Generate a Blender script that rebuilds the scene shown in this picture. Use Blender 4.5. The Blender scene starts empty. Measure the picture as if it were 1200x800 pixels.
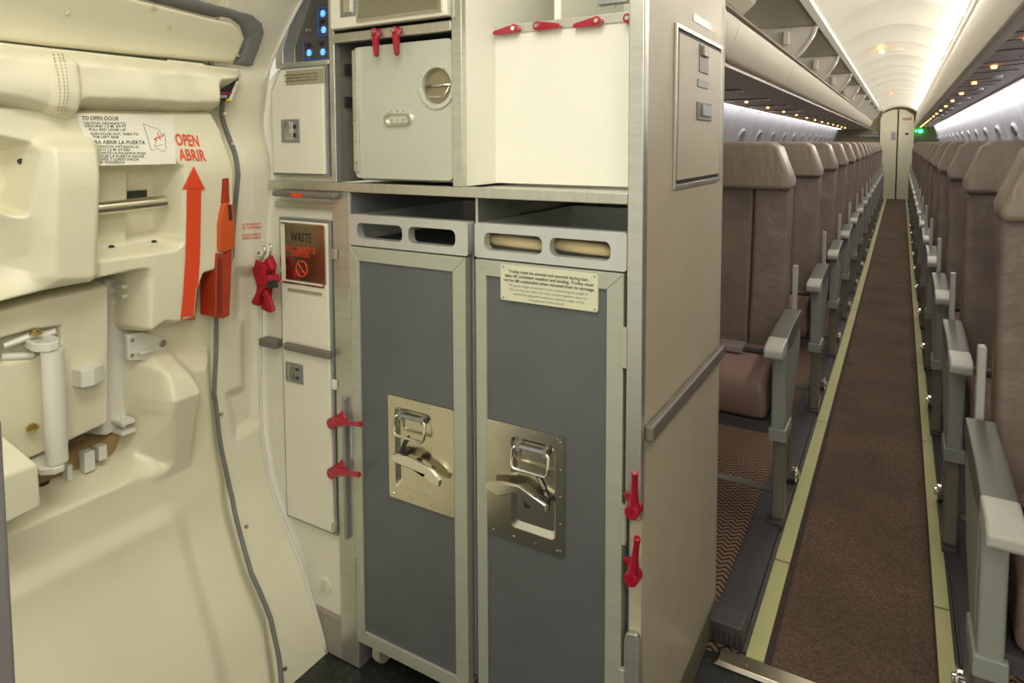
import bpy, math, random
import numpy as np
from mathutils import Vector, Matrix
from mathutils.geometry import tessellate_polygon
random.seed(7)
C = bpy.context.scene
COL = C.collection
# ---------------------------------------------------------------- camera
YAW, PIT, ROL, FOC, CY = math.radians(30.402), math.radians(3.729), math.radians(-0.191), 776.7, 219.07
cy_, sy_, cp_, sp_ = math.cos(YAW), math.sin(YAW), math.cos(PIT), math.sin(PIT)
FW = Vector((-sy_*cp_, cy_*cp_, -sp_)); RT0 = Vector((cy_, sy_, 0)); UP0 = RT0.cross(FW)
RT = math.cos(ROL)*RT0 + math.sin(ROL)*UP0; UP = math.cos(ROL)*UP0 - math.sin(ROL)*RT0
EYE = Vector((0, 0, 1.2))
cam = bpy.data.cameras.new('camera'); co = bpy.data.objects.new('camera', cam); COL.objects.link(co)
cam.sensor_width = 36; cam.sensor_fit = 'HORIZONTAL'; cam.lens = 36*FOC/1200
cam.shift_y = -(400-CY)/1200; cam.clip_start = 0.02
m = Matrix((RT, UP, -FW)).transposed().to_4x4(); m.translation = EYE; co.matrix_world = m
C.camera = co
C.view_settings.view_transform = 'Standard'; C.view_settings.look = 'None'
C.view_settings.gamma = 1; C.view_settings.exposure = 0.97
# ---------------------------------------------------------------- world and lights
w = bpy.data.worlds.new('world'); C.world = w; w.use_nodes = True
bg = w.node_tree.nodes['Background']; bg.inputs[0].default_value = (1, 0.95, 0.80, 1); bg.inputs[1].default_value = 0.40
def area(name, loc, direction, sx, sy, power, col=(1, 1, 1)):
    l = bpy.data.lights.new(name, 'AREA'); l.shape = 'RECTANGLE'; l.size = sx; l.size_y = sy
    l.energy = power; l.color = col
    o = bpy.data.objects.new(name, l); COL.objects.link(o); o.location = loc
    d = Vector(direction).normalized()
    z = -d; y = Vector((0, 1, 0)); x = y.cross(z)
    if x.length < .01: x = Vector((1, 0, 0))
    x.normalize(); y = z.cross(x)
    mm = Matrix((x, y, z)).transposed().to_4x4(); mm.translation = Vector(loc); o.matrix_world = mm
    return o
WARM = (1, 0.965, 0.88)
area('entry_ceiling_lamp', (-.50, .35, 1.93), (-.1, .15, -1), .5, .9, 7, WARM)
area('entry_side_fill', (.45, -.1, 1.75), (-.9, .5, -.35), .7, .9, 11, WARM)  # unseen fill added right of the camera to light door and galley
area('galley_work_lamp', (-.55, 1.12, 1.90), (0, .05, -1), .26, .1, .45, (1, .97, .88))
area('ceiling_cove_lamp', (.21, 8.9, 1.785), (-.25, 0, 1), .07, 14, 15, (1, .95, .85))
area('aisle_wash_fill', (.225, 8.6, 1.80), (-1, 0, -.55), .03, 14.6, 27, (1, .95, .85))  # added fill inside the cove, brightens the left bins and seats
area('sidewall_cove_lamp', (.515, 8.9, 1.50), (.8, 0, -.45), .04, 14, 16, (.92, .93, 1))
area('sidewall_cove_lamp_far', (-1.135, 8.9, 1.50), (-.8, 0, -.45), .04, 14, 22, (.92, .93, 1))

# ---------------------------------------------------------------- helpers
def ray(px, py): return (px-600)*RT - (py-CY)*UP + FOC*FW
def hit(px, py, ax, v):
    d = ray(px, py); t = (v-EYE[ax])/d[ax]; return EYE + t*d
Y0 = 1.067
def G(px, py, off=0.0):
    p = hit(px, py, 1, Y0+off); return (p.x, p.z)
def S(px, py, x=-.369):
    p = hit(px, py, 0, x); return (p.y, p.z)

MATS = {}
def mat(name, col, rough=.5, metal=0, noise=0, nscale=20, bump=0, bscale=80, stretch=None, emit=0, coat=0, spec=.5):
    if name in MATS: return MATS[name]
    M = bpy.data.materials.new(name); M.use_nodes = True; nt = M.node_tree; b = nt.nodes['Principled BSDF']
    b.inputs['Base Color'].default_value = (*col, 1); b.inputs['Roughness'].default_value = rough
    b.inputs['Metallic'].default_value = metal; b.inputs['Coat Weight'].default_value = coat
    b.inputs['Specular IOR Level'].default_value = spec
    if emit: b.inputs['Emission Color'].default_value = (*col, 1); b.inputs['Emission Strength'].default_value = emit
    if noise or bump:
        tc = nt.nodes.new('ShaderNodeTexCoord'); mp = nt.nodes.new('ShaderNodeMapping')
        if stretch: mp.inputs['Scale'].default_value = stretch
        nt.links.new(tc.outputs['Object'], mp.inputs[0])
    if noise:
        n = nt.nodes.new('ShaderNodeTexNoise'); n.inputs['Scale'].default_value = nscale; n.inputs['Detail'].default_value = 5
        nt.links.new(mp.outputs[0], n.inputs['Vector'])
        r = nt.nodes.new('ShaderNodeValToRGB')
        r.color_ramp.elements[0].position = .3; r.color_ramp.elements[1].position = .7
        r.color_ramp.elements[0].color = (*[c*(1-noise) for c in col], 1)
        r.color_ramp.elements[1].color = (*[min(1, c*(1+noise*.6)) for c in col], 1)
        nt.links.new(n.outputs[0], r.inputs[0]); nt.links.new(r.outputs[0], b.inputs['Base Color'])
    if bump:
        n2 = nt.nodes.new('ShaderNodeTexNoise'); n2.inputs['Scale'].default_value = bscale; n2.inputs['Detail'].default_value = 4
        nt.links.new(mp.outputs[0], n2.inputs['Vector'])
        bp = nt.nodes.new('ShaderNodeBump'); bp.inputs['Strength'].default_value = bump; bp.inputs['Distance'].default_value = .002 if bump < 1 else .007
        nt.links.new(n2.outputs[0], bp.inputs['Height']); nt.links.new(bp.outputs[0], b.inputs['Normal'])
    MATS[name] = M; return M
cream = mat('cream_plastic', (.77, .735, .55), .38, noise=.05, nscale=5, bump=.06, bscale=180, coat=.1)
cream_lt = mat('cream_plastic_light', (.79, .76, .60), .38, noise=.04, nscale=6, bump=.05, bscale=150)
canvas = mat('cream_canvas', (.79, .75, .57), .75, noise=.06, nscale=12, bump=.3, bscale=260)
panelw = mat('galley_white', (.76, .74, .61), .3, noise=.03, nscale=8)
whitew = mat('compartment_white', (.83, .82, .72), .3, noise=.03, nscale=6)
beige = mat('beige_laminate', (.50, .44, .33), .45, noise=.06, nscale=7, bump=.15, bscale=350)
alu = mat('satin_aluminium', (.60, .60, .53), .32, .75, noise=.08, nscale=14, stretch=(1, 1, 8))
alu_h = mat('brushed_bar', (.60, .59, .51), .33, .8, noise=.08, nscale=14, stretch=(8, 1, 1))
alu_d = mat('dull_metal', (.34, .35, .36), .38, .6, noise=.1, nscale=20)
steel = mat('stainless_steel', (.66, .62, .50), .2, 1, noise=.08, nscale=9)
steel_b = mat('bright_steel', (.78, .76, .68), .13, 1)
cartframe = mat('cart_frame_aluminium', (.47, .49, .40), .42, .35, noise=.05, nscale=12, stretch=(1, 1, 6))
carttop = mat('cart_top_aluminium', (.60, .62, .58), .32, .5, noise=.05, nscale=20)
cartgrey = mat('cart_grey_laminate', (.112, .122, .126), .42, noise=.08, nscale=9, bump=.05, bscale=200)
dark = mat('dark_recess', (.03, .03, .028), .6)
gasket = mat('black_rubber', (.025, .025, .025), .7)
greyseal = mat('grey_rubber_seal', (.20, .20, .20), .6, noise=.1, nscale=30)
red = mat('red_plastic', (.36, .006, .028), .25, coat=.4)
redmark = mat('red_print', (.78, .07, .02), .5)
orange = mat('orange_lever_paint', (.62, .10, .02), .35, noise=.12, nscale=12)
orange_d = mat('dark_orange_lever_paint', (.40, .045, .015), .4, noise=.12, nscale=12)
black = mat('black_print', (.03, .03, .03), .6)
greyprint = mat('grey_print', (.30, .30, .28), .6)
placard = mat('cream_placard', (.66, .66, .48), .4)
white = mat('white_decal', (.83, .81, .70), .45)
whitemetal = mat('white_painted_metal', (.72, .71, .64), .3, coat=.2)
greyplastic = mat('grey_bumper', (.17, .15, .125), .45)
leather = mat('brown_leather', (.21, .158, .127), .38, noise=.2, nscale=7, bump=1, bscale=16, spec=.5)
leather_h = mat('brown_leather_headrest', (.26, .205, .16), .36, noise=.16, nscale=7, bump=1, bscale=13, stretch=(2, 2, .7))
leather_seat = mat('seat_cushion_leather', (.27, .175, .155), .30, noise=.12, nscale=7, bump=.25, bscale=30)
armgrey = mat('armrest_grey', (.29, .31, .285), .42)
armtop = mat('armrest_top_grey', (.12, .12, .10), .42)
armlight = mat('armrest_cap_light', (.44, .44, .40), .4)
seatmetal = mat('seat_leg_metal', (.36, .35, .31), .35, .55)
carpet = mat('aisle_carpet', (.145, .095, .062), .95, noise=.5, nscale=150, bump=.8, bscale=260)
nt = carpet.node_tree; b_ = nt.nodes['Principled BSDF']; src = b_.inputs['Base Color'].links[0].from_socket
n_ = nt.nodes.new('ShaderNodeTexNoise'); n_.inputs['Scale'].default_value = 3.2; n_.inputs['Detail'].default_value = 3
tc_ = nt.nodes.new('ShaderNodeTexCoord'); nt.links.new(tc_.outputs['Object'], n_.inputs['Vector'])
r_ = nt.nodes.new('ShaderNodeValToRGB'); r_.color_ramp.elements[0].position = .38; r_.color_ramp.elements[1].position = .62
r_.color_ramp.elements[0].color = (.74, .74, .70, 1); r_.color_ramp.elements[1].color = (1.0, .96, .98, 1)
x_ = nt.nodes.new('ShaderNodeMix'); x_.data_type = 'RGBA'; x_.blend_type = 'MULTIPLY'; x_.inputs[0].default_value = 1
nt.links.new(n_.outputs[0], r_.inputs[0]); nt.links.new(src, x_.inputs[6]); nt.links.new(r_.outputs[0], x_.inputs[7]); nt.links.new(x_.outputs[2], b_.inputs['Base Color'])
glowstrip = mat('pale_green_strip', (.52, .52, .24), .4, noise=.06, nscale=6)
darktrim = mat('dark_track_cover', (.072, .066, .072), .45, noise=.1, nscale=20)
darkbrown = mat('dark_brown_edge', (.045, .026, .020), .8)
ceilm = mat('cabin_ceiling_white', (.74, .71, .62), .38)
binm = mat('bin_cream', (.55, .51, .41), .42)
bini = mat('bin_interior', (.70, .66, .59), .45)
psum = mat('service_panel_grey', (.46, .42, .39), .5)
wallm = mat('sidewall_white', (.70, .69, .69), .42)
amber = mat('amber_light', (1, .36, .06), .5, emit=9)
green_e = mat('green_light', (.05, .8, .2), .5, emit=3)
blue_e = mat('blue_light', (.10, .32, 1), .5, emit=.9)
bluep = mat('blue_print', (.02, .12, .42), .4)
paper = mat('folded_cream_paper', (.62, .50, .28), .7)
wood = mat('raw_plywood', (.42, .28, .13), .7, noise=.35, nscale=20)
glass = mat('window_pane', (.32, .34, .37), .15)

class MB:
    def __init__(s): s.v = []; s.f = []
    def add(s, vs, fs):
        n = len(s.v); s.v += [tuple(v) for v in vs]; s.f += [tuple(i+n for i in f) for f in fs]; return s
    def box(s, x0, x1, y0, y1, z0, z1):
        x0, x1 = sorted((x0, x1)); y0, y1 = sorted((y0, y1)); z0, z1 = sorted((z0, z1))
        return s.add([(x0,y0,z0),(x1,y0,z0),(x1,y1,z0),(x0,y1,z0),(x0,y0,z1),(x1,y0,z1),(x1,y1,z1),(x0,y1,z1)],
                     [(0,3,2,1),(4,5,6,7),(0,1,5,4),(1,2,6,5),(2,3,7,6),(3,0,4,7)])
    def prism(s, poly, ax, a0, a1, holes=()):
        """polygon in the two other axes (x,z | y,z | x,y), extruded on axis ax"""
        def P(p, a):
            return {0: (a, p[0], p[1]), 1: (p[0], a, p[1]), 2: (p[0], p[1], a)}[ax]
        loops = [list(poly)]+[list(h) for h in holes]
        flat = [p for l in loops for p in l]; n = len(flat)
        tris = tessellate_polygon([[Vector((p[0], p[1], 0)) for p in l] for l in loops]) if (holes or len(poly) > 4) else [tuple(range(n))]
        vs = [P(p, a0) for p in flat]+[P(p, a1) for p in flat]
        fs = [tuple(t) for t in tris]+[tuple(i+n for i in reversed(t)) for t in tris]
        b = 0
        for l in loops:
            k = len(l)
            for i in range(k): j = (i+1) % k; fs.append((b+i, b+j, b+j+n, b+i+n))
            b += k
        return s.add(vs, fs)
    def tube(s, pts, r, n=10, caps=True):
        pts = [Vector(p) for p in pts]; rs = r if isinstance(r, (list, tuple)) else [r]*len(pts)
        vs = []; fs = []; prev = None
        for i, p in enumerate(pts):
            t = (pts[min(i+1, len(pts)-1)]-pts[max(i-1, 0)]).normalized()
            if prev is None: a = t.orthogonal().normalized()
            else:
                a = prev-t*prev.dot(t)
                a = a.normalized() if a.length > 1e-5 else t.orthogonal().normalized()
            prev = a; b = t.cross(a)
            for k in range(n):
                an = 2*math.pi*k/n; vs.append(p+rs[i]*(math.cos(an)*a+math.sin(an)*b))
        for i in range(len(pts)-1):
            for k in range(n):
                k2 = (k+1) % n; fs.append((i*n+k, i*n+k2, (i+1)*n+k2, (i+1)*n+k))
        if caps: fs.append(tuple(reversed(range(n)))); fs.append(tuple(range((len(pts)-1)*n, len(pts)*n)))
        return s.add(vs, fs)
    def disc(s, c, axis, r, h, n=16, r2=None):
        c = Vector(c); a = Vector(axis).normalized()
        return s.tube([c, c+a*h], [r, r if r2 is None else r2], n)
    def loft(s, prof_a, prof_b=None, stations=None, closed=False):
        pass
def build(name, mb, mt, parent=None, bevel=0, smooth=False, seg=2, kind=None, sub=0, recalc=True):
    me = bpy.data.meshes.new(name); me.from_pydata(mb.v, [], mb.f); me.update()
    if recalc:
        import bmesh
        bm = bmesh.new(); bm.from_mesh(me); bmesh.ops.recalc_face_normals(bm, faces=bm.faces); bm.to_mesh(me); bm.free()
    o = bpy.data.objects.new(name, me); COL.objects.link(o)
    if mt: me.materials.append(mt)
    if parent: o.parent = parent
    if smooth: me.polygons.foreach_set('use_smooth', [True]*len(me.polygons))
    if bevel:
        b = o.modifiers.new('bevel', 'BEVEL'); b.width = bevel; b.segments = seg; b.limit_method = 'ANGLE'; b.angle_limit = math.radians(40)
        if seg > 1:
            me.polygons.foreach_set('use_smooth', [True]*len(me.polygons)); b.harden_normals = True
    if sub:
        q = o.modifiers.new('sub', 'SUBSURF'); q.levels = q.render_levels = sub
    if kind: o['kind'] = kind
    return o
def tag(o, label, cat, group=None):
    o['label'] = label; o['category'] = cat
    if group: o['group'] = group
    return o
def empty(name, loc=(0, 0, 0)):
    o = bpy.data.objects.new(name, None); COL.objects.link(o); o.location = loc; o.empty_display_size = .05
    return o
class Thing:
    """an Empty at the thing's base; parts given in world coordinates are stored relative to it"""
    def __init__(s, name, base, label=None, cat=None, group=None, kind=None):
        s.o = empty(name, base); s.b = Vector(base)
        if label: tag(s.o, label, cat, group)
        if kind: s.o['kind'] = kind
    def part(s, name, mb, mt, parent=None, **k):
        mb.v = [tuple(Vector(v)-s.b) for v in mb.v]
        return build(name, mb, mt, parent or s.o, **k)
def copy_tree(o, parent=None):
    c = o.copy(); COL.objects.link(c); c.parent = parent
    for ch in list(o.children): copy_tree(ch, c)
    return c
def rrect(x0, x1, z0, z1, r, n=4):
    x0, x1 = sorted((x0, x1)); z0, z1 = sorted((z0, z1)); out = []
    for cx, cz, a in ((x1-r, z0+r, -90), (x1-r, z1-r, 0), (x0+r, z1-r, 90), (x0+r, z0+r, 180)):
        for i in range(n+1):
            t = math.radians(a+90*i/n); out.append((cx+r*math.cos(t), cz+r*math.sin(t)))
    return out
def circ(cx, cz, rx, rz, n=24):
    return [(cx+rx*math.cos(2*math.pi*i/n), cz+rz*math.sin(2*math.pi*i/n)) for i in range(n)]
BOLD = [0.012]
def text_mesh(s, align='CENTER'):
    cu = bpy.data.curves.new('lettering', 'FONT'); cu.body = s; cu.align_x = align; cu.resolution_u = 2; cu.offset = BOLD[0]
    o = bpy.data.objects.new('tmp', cu); COL.objects.link(o)
    dg = bpy.context.evaluated_depsgraph_get(); dg.update()
    me = bpy.data.meshes.new_from_object(o.evaluated_get(dg))
    vs = [tuple(v.co) for v in me.vertices]; fs = [tuple(p.vertices) for p in me.polygons]
    bpy.data.objects.remove(o); bpy.data.curves.remove(cu); bpy.data.meshes.remove(me)
    return vs, fs
def text_to(mb, s, fn, bounds=None):
    """fn(u,v) maps 0..1 across the lettering's own bounding box to a world point"""
    vs, fs = text_mesh(s)
    xs = [v[0] for v in vs]; ys = [v[1] for v in vs]; x0, x1 = min(xs), max(xs)
    y0, y1 = (min(ys), max(ys)) if bounds is None else bounds
    mb.add([fn((v[0]-x0)/(x1-x0), (v[1]-y0)/(y1-y0)) for v in vs], fs)
def text_rect(mb, s, x0, x1, zb, zt, y):           # on a galley-facing plane
    text_to(mb, s, lambda u, v: (x0+u*(x1-x0), y, zb+v*(zt-zb)), (0, .7))

# ================================================================= SETTING
WC = -.31   # middle of the fuselage
# profile of the lining beside and on the door: (z, x)
GZ = np.array([-.25, -.05, 0, .05, .18, .28, .37, .5, .65, 1.0, 1.16, 1.24, 1.378, 1.52, 1.7, 1.9, 2.0])
GX = np.array([-1.10, -1.135, -1.15, -1.165, -1.223, -1.286, -1.335, -1.360, -1.357, -1.335, -1.31, -1.336, -1.302, -1.186, -1.0, -.72, -.57])
def g(z): return np.interp(z, GZ, GX)
def gs(z):   # softened
    return (g(z-.03)+g(z-.015)+g(z)+g(z+.015)+g(z+.03))/5
def onwall(px, py, off=0):
    x = -1.33
    for _ in range(14):
        p = hit(px, py, 0, x); x = .5*x+.5*(float(gs(p.z))+off)
    return (p.y, p.z)
def sdf(poly, Yg, Zg):
    P = np.array(poly); d = np.full(Yg.shape, 1e9); ins = np.zeros(Yg.shape, bool); n = len(P)
    for i in range(n):
        a = P[i]; b = P[(i+1) % n]; e = b-a; wx = Yg-a[0]; wz = Zg-a[1]
        t = np.clip((wx*e[0]+wz*e[1])/(e@e+1e-12), 0, 1)
        d = np.minimum(d, (wx-e[0]*t)**2+(wz-e[1]*t)**2)
        c = ((a[1] > Zg) != (b[1] > Zg)) & (Yg < (b[0]-a[0])*(Zg-a[1])/(b[1]-a[1]+1e-12)+a[0])
        ins ^= c
    d = np.sqrt(d); return np.where(ins, d, -d)
def ramp(d, w):
    t = np.clip(d/w*.5+.5, 0, 1); return t*t*(3-2*t)
def pp(pts, off=0.0): return [onwall(x, y, off) for x, y in pts]
def rnd(sd, r): return sd
M_ = pp([(-90,108),(0,122),(80,128),(245,130),(256,150),(268,185),(272,200),(272,300),(268,312),(236,322),(230,340),(227,372),(205,380),(190,379),(172,392),(167,386),(168,326),(166,319),(150,321),(60,341),(0,357),(-90,378)], .06)
LW = pp([(110,197),(200,194),(206,200),(206,283),(200,288),(110,300)], .06)
LW2 = pp([(147,197),(187,196),(187,272),(147,280)], .0)
PD = pp([(43,172),(50,166),(102,166),(109,173),(109,322),(100,332),(52,334),(43,324)], .07)
LR = pp([(-90,150),(0,166),(28,172),(33,180),(25,248),(15,247),(0,240),(-90,210)], .06)
LR2 = pp([(-90,290),(0,240),(14,262),(30,300),(30,318),(14,330),(0,334),(-90,350)], .06)
CAV = pp([(-90,350),(160,300),(170,325),(168,478),(148,540),(130,560),(-90,660)], .0)
KP = pp([(-90,655),(0,612),(60,586),(150,549),(184,540),(176,500),(170,480),(172,425),(246,420),(250,480),(262,560),(290,680),(312,735),(322,800),(330,900),(-90,900)], .03)
BK = pp([(173,436),(213,420),(226,448),(230,560),(190,575),(178,500)], .06)
BKL = onwall(205,560,.06)[1]; BKH = onwall(205,462,.06)[1]; BKT = onwall(205,425,.06)[1]
BK2 = pp([(190,462),(226,449),(236,480),(236,520),(190,545)], .06)
IP = pp([(-90,742),(0,698),(30,681),(195,600),(206,602),(214,620),(262,800),(290,930),(-90,930)], .05)
UPL = pp([(262,86),(310,88),(303,140),(312,185),(316,280),(312,312),(288,316),(284,310),(282,205),(274,182),(260,140)], .0)
LWR = pp([(276,318),(302,318),(303,425),(300,495),(276,508),(266,462),(284,455),(284,378),(276,372)], .0)
SEAL = [(236,60),(258.5,100),(255.8,135),(264,160),(271,179),(275,205),(268,300),(250,326),(249,417),(247,460),(249,471),(260,545),(268,580),(290.6,670),(313,722.5),(322.5,767),(326,800),(332,880)]
SW = [onwall(x, y, .0) for x, y in SEAL]
DOORP = SW + [(onwall(332,880)[0], -.25), (-.3, -.25), (-.3, 2.0), (SW[0][0], 2.0)]
SC = None
def H(Yg, Zg):
    h = np.zeros(Yg.shape)
    h = h-.11*ramp(sdf(CAV, Yg, Zg), .010)
    k = ramp(sdf(KP, Yg, Zg), .026)
    h = np.maximum(h, -.005+.05*k) if False else h*(1-k)+.045*k
    h = h+.055*ramp(sdf(BK, Yg, Zg)+.002, .014)*np.clip((Zg-BKL)/(BKH-BKL), 0, 1)*np.clip(.45+.55*(BKT-Zg)/(BKT-BKH), 0, 1)+.012*ramp(sdf(BK2, Yg, Zg), .03)*0
    h = h+.012*ramp(sdf(IP, Yg, Zg), .020)
    mk = ramp(sdf(M_, Yg, Zg)+.002, .012)
    h = h*(1-mk)+.075*mk
    h = h-.062*ramp(sdf(LW, Yg, Zg), .011)-.022*ramp(sdf(LW2, Yg, Zg), .008)
    h = h+.026*ramp(sdf(PD, Yg, Zg)-.002, .014)-.085*ramp(sdf(LR, Yg, Zg), .010)-.03*ramp(sdf(LR2, Yg, Zg), .035)
    # seam groove and the lining beyond the door
    out = ramp(-sdf(DOORP, Yg, Zg), .006)
    hl = .012*ramp(sdf(UPL, Yg, Zg), .02)-.018*ramp(sdf(LWR, Yg, Zg), .018)+.01
    return h*(1-out)+hl*out
RES = .0032
ys = np.arange(.12, Y0+.004, RES); zs = np.arange(-.02, 2.0, RES)
YG, ZG = np.meshgrid(ys, zs)
HG = H(YG, ZG); XG = gs(ZG)+HG
DS = sdf(DOORP, YG, ZG)
def grid_mesh(name, X, Y, Z, keep, mt, parent=None, kind=None):
    ny, nx = X.shape
    vs = np.stack([X, Y, Z], -1).reshape(-1, 3)
    idx = np.arange(ny*nx).reshape(ny, nx)
    q = np.stack([idx[:-1, :-1], idx[:-1, 1:], idx[1:, 1:], idx[1:, :-1]], -1)[keep[:-1, :-1]]
    used = np.unique(q); remap = np.full(ny*nx, -1); remap[used] = np.arange(len(used))
    vs = vs[used]; q = remap[q].astype(np.int32)
    me = bpy.data.meshes.new(name); me.vertices.add(len(vs)); me.vertices.foreach_set('co', vs.astype(np.float32).ravel())
    me.loops.add(q.size); me.loops.foreach_set('vertex_index', q.ravel())
    me.polygons.add(len(q)); me.polygons.foreach_set('loop_start', np.arange(0, q.size, 4, dtype=np.int32))
    me.polygons.foreach_set('use_smooth', np.ones(len(q), bool)); me.update(calc_edges=True); me.validate()
    me.materials.append(mt); o = bpy.data.objects.new(name, me); COL.objects.link(o)
    if parent: o.parent = parent
    if kind: o['kind'] = kind
    return o
door = grid_mesh('door_1', XG, YG, ZG, DS > -.002, cream, kind='structure')
door['label'] = 'moulded cream service door lining with lever window and kick panel'
wall = grid_mesh('wall_left', XG, YG, ZG, DS <= .002, cream_lt, kind='structure')
wall['label'] = 'cream moulded fuselage lining between the door and the galley'
def surfX(y, z):
    j = min(max((y-ys[0])/RES, 0), len(ys)-2); i = min(max((z-zs[0])/RES, 0), len(zs)-2)
    a, b = int(i), int(j); fa, fb = i-a, j-b
    return (XG[a, b]*(1-fa)*(1-fb)+XG[a+1, b]*fa*(1-fb)+XG[a, b+1]*(1-fa)*fb+XG[a+1, b+1]*fa*fb)
def onsurf(px, py, lift=.001):
    x = -.95
    while x > -1.6:
        p = hit(px, py, 0, x)
        if x <= surfX(p.y, p.z)+lift: break
        x -= .002
    a, b = x, x+.002
    for _ in range(7):
        mid = (a+b)/2; p = hit(px, py, 0, mid)
        if mid <= surfX(p.y, p.z)+lift: a = mid
        else: b = mid
    p = hit(px, py, 0, a); return Vector((surfX(p.y, p.z)+lift, p.y, p.z))
def hf(name, poly, top, base, wr, mt, parent, extra=None, res=.003):
    P = np.array(poly); y0, z0 = P.min(0)-.01; y1, z1 = P.max(0)+.01
    yy, zz = np.meshgrid(np.arange(y0, y1, res), np.arange(z0, z1, res)); sd = sdf(poly, yy, zz)
    h = base+(top-base)*ramp(sd-wr*.5, wr)
    if extra is not None: h = h+extra(yy, zz, sd)
    return grid_mesh(name, gs(zz)+h, yy, zz, sd > -.004, mt, parent)
# header panel and its grey band, canvas roll cover
HP = pp([(-120,18),(0,50),(65,57),(190,69),(275,76),(284,62),(290,45),(284,30),(275,23),(247,17),(178,-1),(100,-22),(-120,-70)], .03)
hf('header_panel', HP, .030, -.01, .006, cream, door)
GB = pp([(130,-20),(178,-2),(247,16),(275,22),(286,30),(291,45),(285,62),(277,76),(299,79),(307,56),(313,38),(311,25),(300,15),(270,6),(240,-2),(190,-22)], .028)
hf('header_seal_band', GB, .026, -.01, .004, greyseal, door)
CV = pp([(-120,30),(0,51),(65,59),(175,70),(230,75),(288,83),(284,92),(262,104),(251,106),(248,133),(215,135),(87,131),(84,142),(76,147),(62,147),(40,141),(0,131),(-120,110)], .05)
def wrinkle(yy, zz, sd):
    u = yy*38; v = zz*60
    r = .004*np.sin(u+2*np.sin(v*.5))*np.sin(v*.45+1)+.0025*np.sin(u*2.3+v*.8)
    ystrap = onwall(70, 100, .08)[0]
    st = np.exp(-((yy-ystrap)/.019)**6)
    sag = .018*np.exp(-((zz-1.285)/.05)**2)
    return (r+.016*st+sag)*np.clip(sd/.014, 0, 1)
cv = hf('canvas_cover', CV, .085, .02, .018, canvas, door, wrinkle)
NC = 7
def strip_on(pxpts, wpx, lift, mb, fn=onsurf, dx=(1, 0)):
    for (a, b) in zip(pxpts[:-1], pxpts[1:]):
        n = max(1, int(max(abs(b[0]-a[0]), abs(b[1]-a[1]))/4))
        L = []
        for i in range(n+1):
            t = i/n; x = a[0]+(b[0]-a[0])*t; y = a[1]+(b[1]-a[1])*t
            L.append([fn(x+dx[0]*wpx*(k/NC-.5), y+dx[1]*wpx*(k/NC-.5), lift) for k in range(NC+1)])
        mb.add([p for q in L for p in q], [(i*(NC+1)+k, i*(NC+1)+k+1, (i+1)*(NC+1)+k+1, (i+1)*(NC+1)+k) for i in range(n) for k in range(NC)])
# stitches on the canvas strap
mb = MB()
for sx in (64.5, 68, 71.5):
    for k in range(18):
        y, z = onwall(sx, 64+k*4.1, .1)
        x = float(gs(z))+.085+float(wrinkle(np.array(y), np.array(z), np.array(1.)))
        mb.box(x-.002, x+.0007, y-.0005, y+.0005, z-.0018, z+.0018)
build('stitching', mb, mat('tan_thread', (.45, .36, .18), .7), cv, kind='stuff')
# door seal
mb = MB()
path = []
for i in range(len(SW)-1):
    for k in range(6):
        t = k/6; y = SW[i][0]*(1-t)+SW[i+1][0]*t; z = SW[i][1]*(1-t)+SW[i+1][1]*t
        path.append(Vector((float(gs(z))+.012, y, z)))
mb.tube(path, .0052, 8); build('door_seal', mb, greyseal, door, smooth=True)
# red arrow
mb = MB()
strip_on([(227.5,221),(226,300),(223,345),(220,375)], 17, .003, mb)
vs = []
for i in range(14):
    t = i/13; y = 195+27*t; a = 13.5*t+.2; vs += [onsurf(227-a+2*a*k/NC, y, .003) for k in range(NC+1)]
mb.add(vs, [(i*(NC+1)+k, i*(NC+1)+k+1, (i+1)*(NC+1)+k+1, (i+1)*(NC+1)+k) for i in range(13) for k in range(NC)])
build('red_arrow', mb, redmark, door)
def text_px(mb, s, quad, fn=onsurf, lift=.0015, bounds=(0, .7)):
    (a, b, c, d) = [Vector(q) for q in quad]   # tl tr br bl
    def f(u, v):
        p = (d*(1-u)+c*u)*(1-v)+(a*(1-u)+b*u)*v; return fn(p.x, p.y, lift)
    text_to(mb, s, f, bounds)
# the writing sits on the smooth upper face of the moulding, so map it there without the ray march
def onface(px, py, lift=.0):
    y, z = onwall(px, py, .075+lift); return Vector((float(gs(z))+.0755+lift, y, z))
BOLD[0] = .018
mb = MB(); text_px(mb, 'OPEN', [(204,156),(231,158.5),(234,171.5),(207,170)], onface)
text_px(mb, 'ABRIR', [(208,174),(239,175.5),(242,188.5),(211,187.5)], onface); build('open_lettering', mb, redmark, door); BOLD[0] = .012
mb = MB()
Q = [(88,133),(203,135),(206,192),(111,194)]
n = 10; vs = []
for i in range(n+1):
    for j in range(n+1):
        u, v = i/n, j/n; p = (Vector(Q[0])*(1-u)+Vector(Q[1])*u)*(1-v)+(Vector(Q[3])*(1-u)+Vector(Q[2])*u)*v
        q = onface(p.x, p.y, .0006); vs.append(q)
mb.add(vs, [(i*(n+1)+j, (i+1)*(n+1)+j, (i+1)*(n+1)+j+1, i*(n+1)+j+1) for i in range(n) for j in range(n)])
pl = build('instruction_placard', mb, white, door)
mb = MB()
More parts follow.
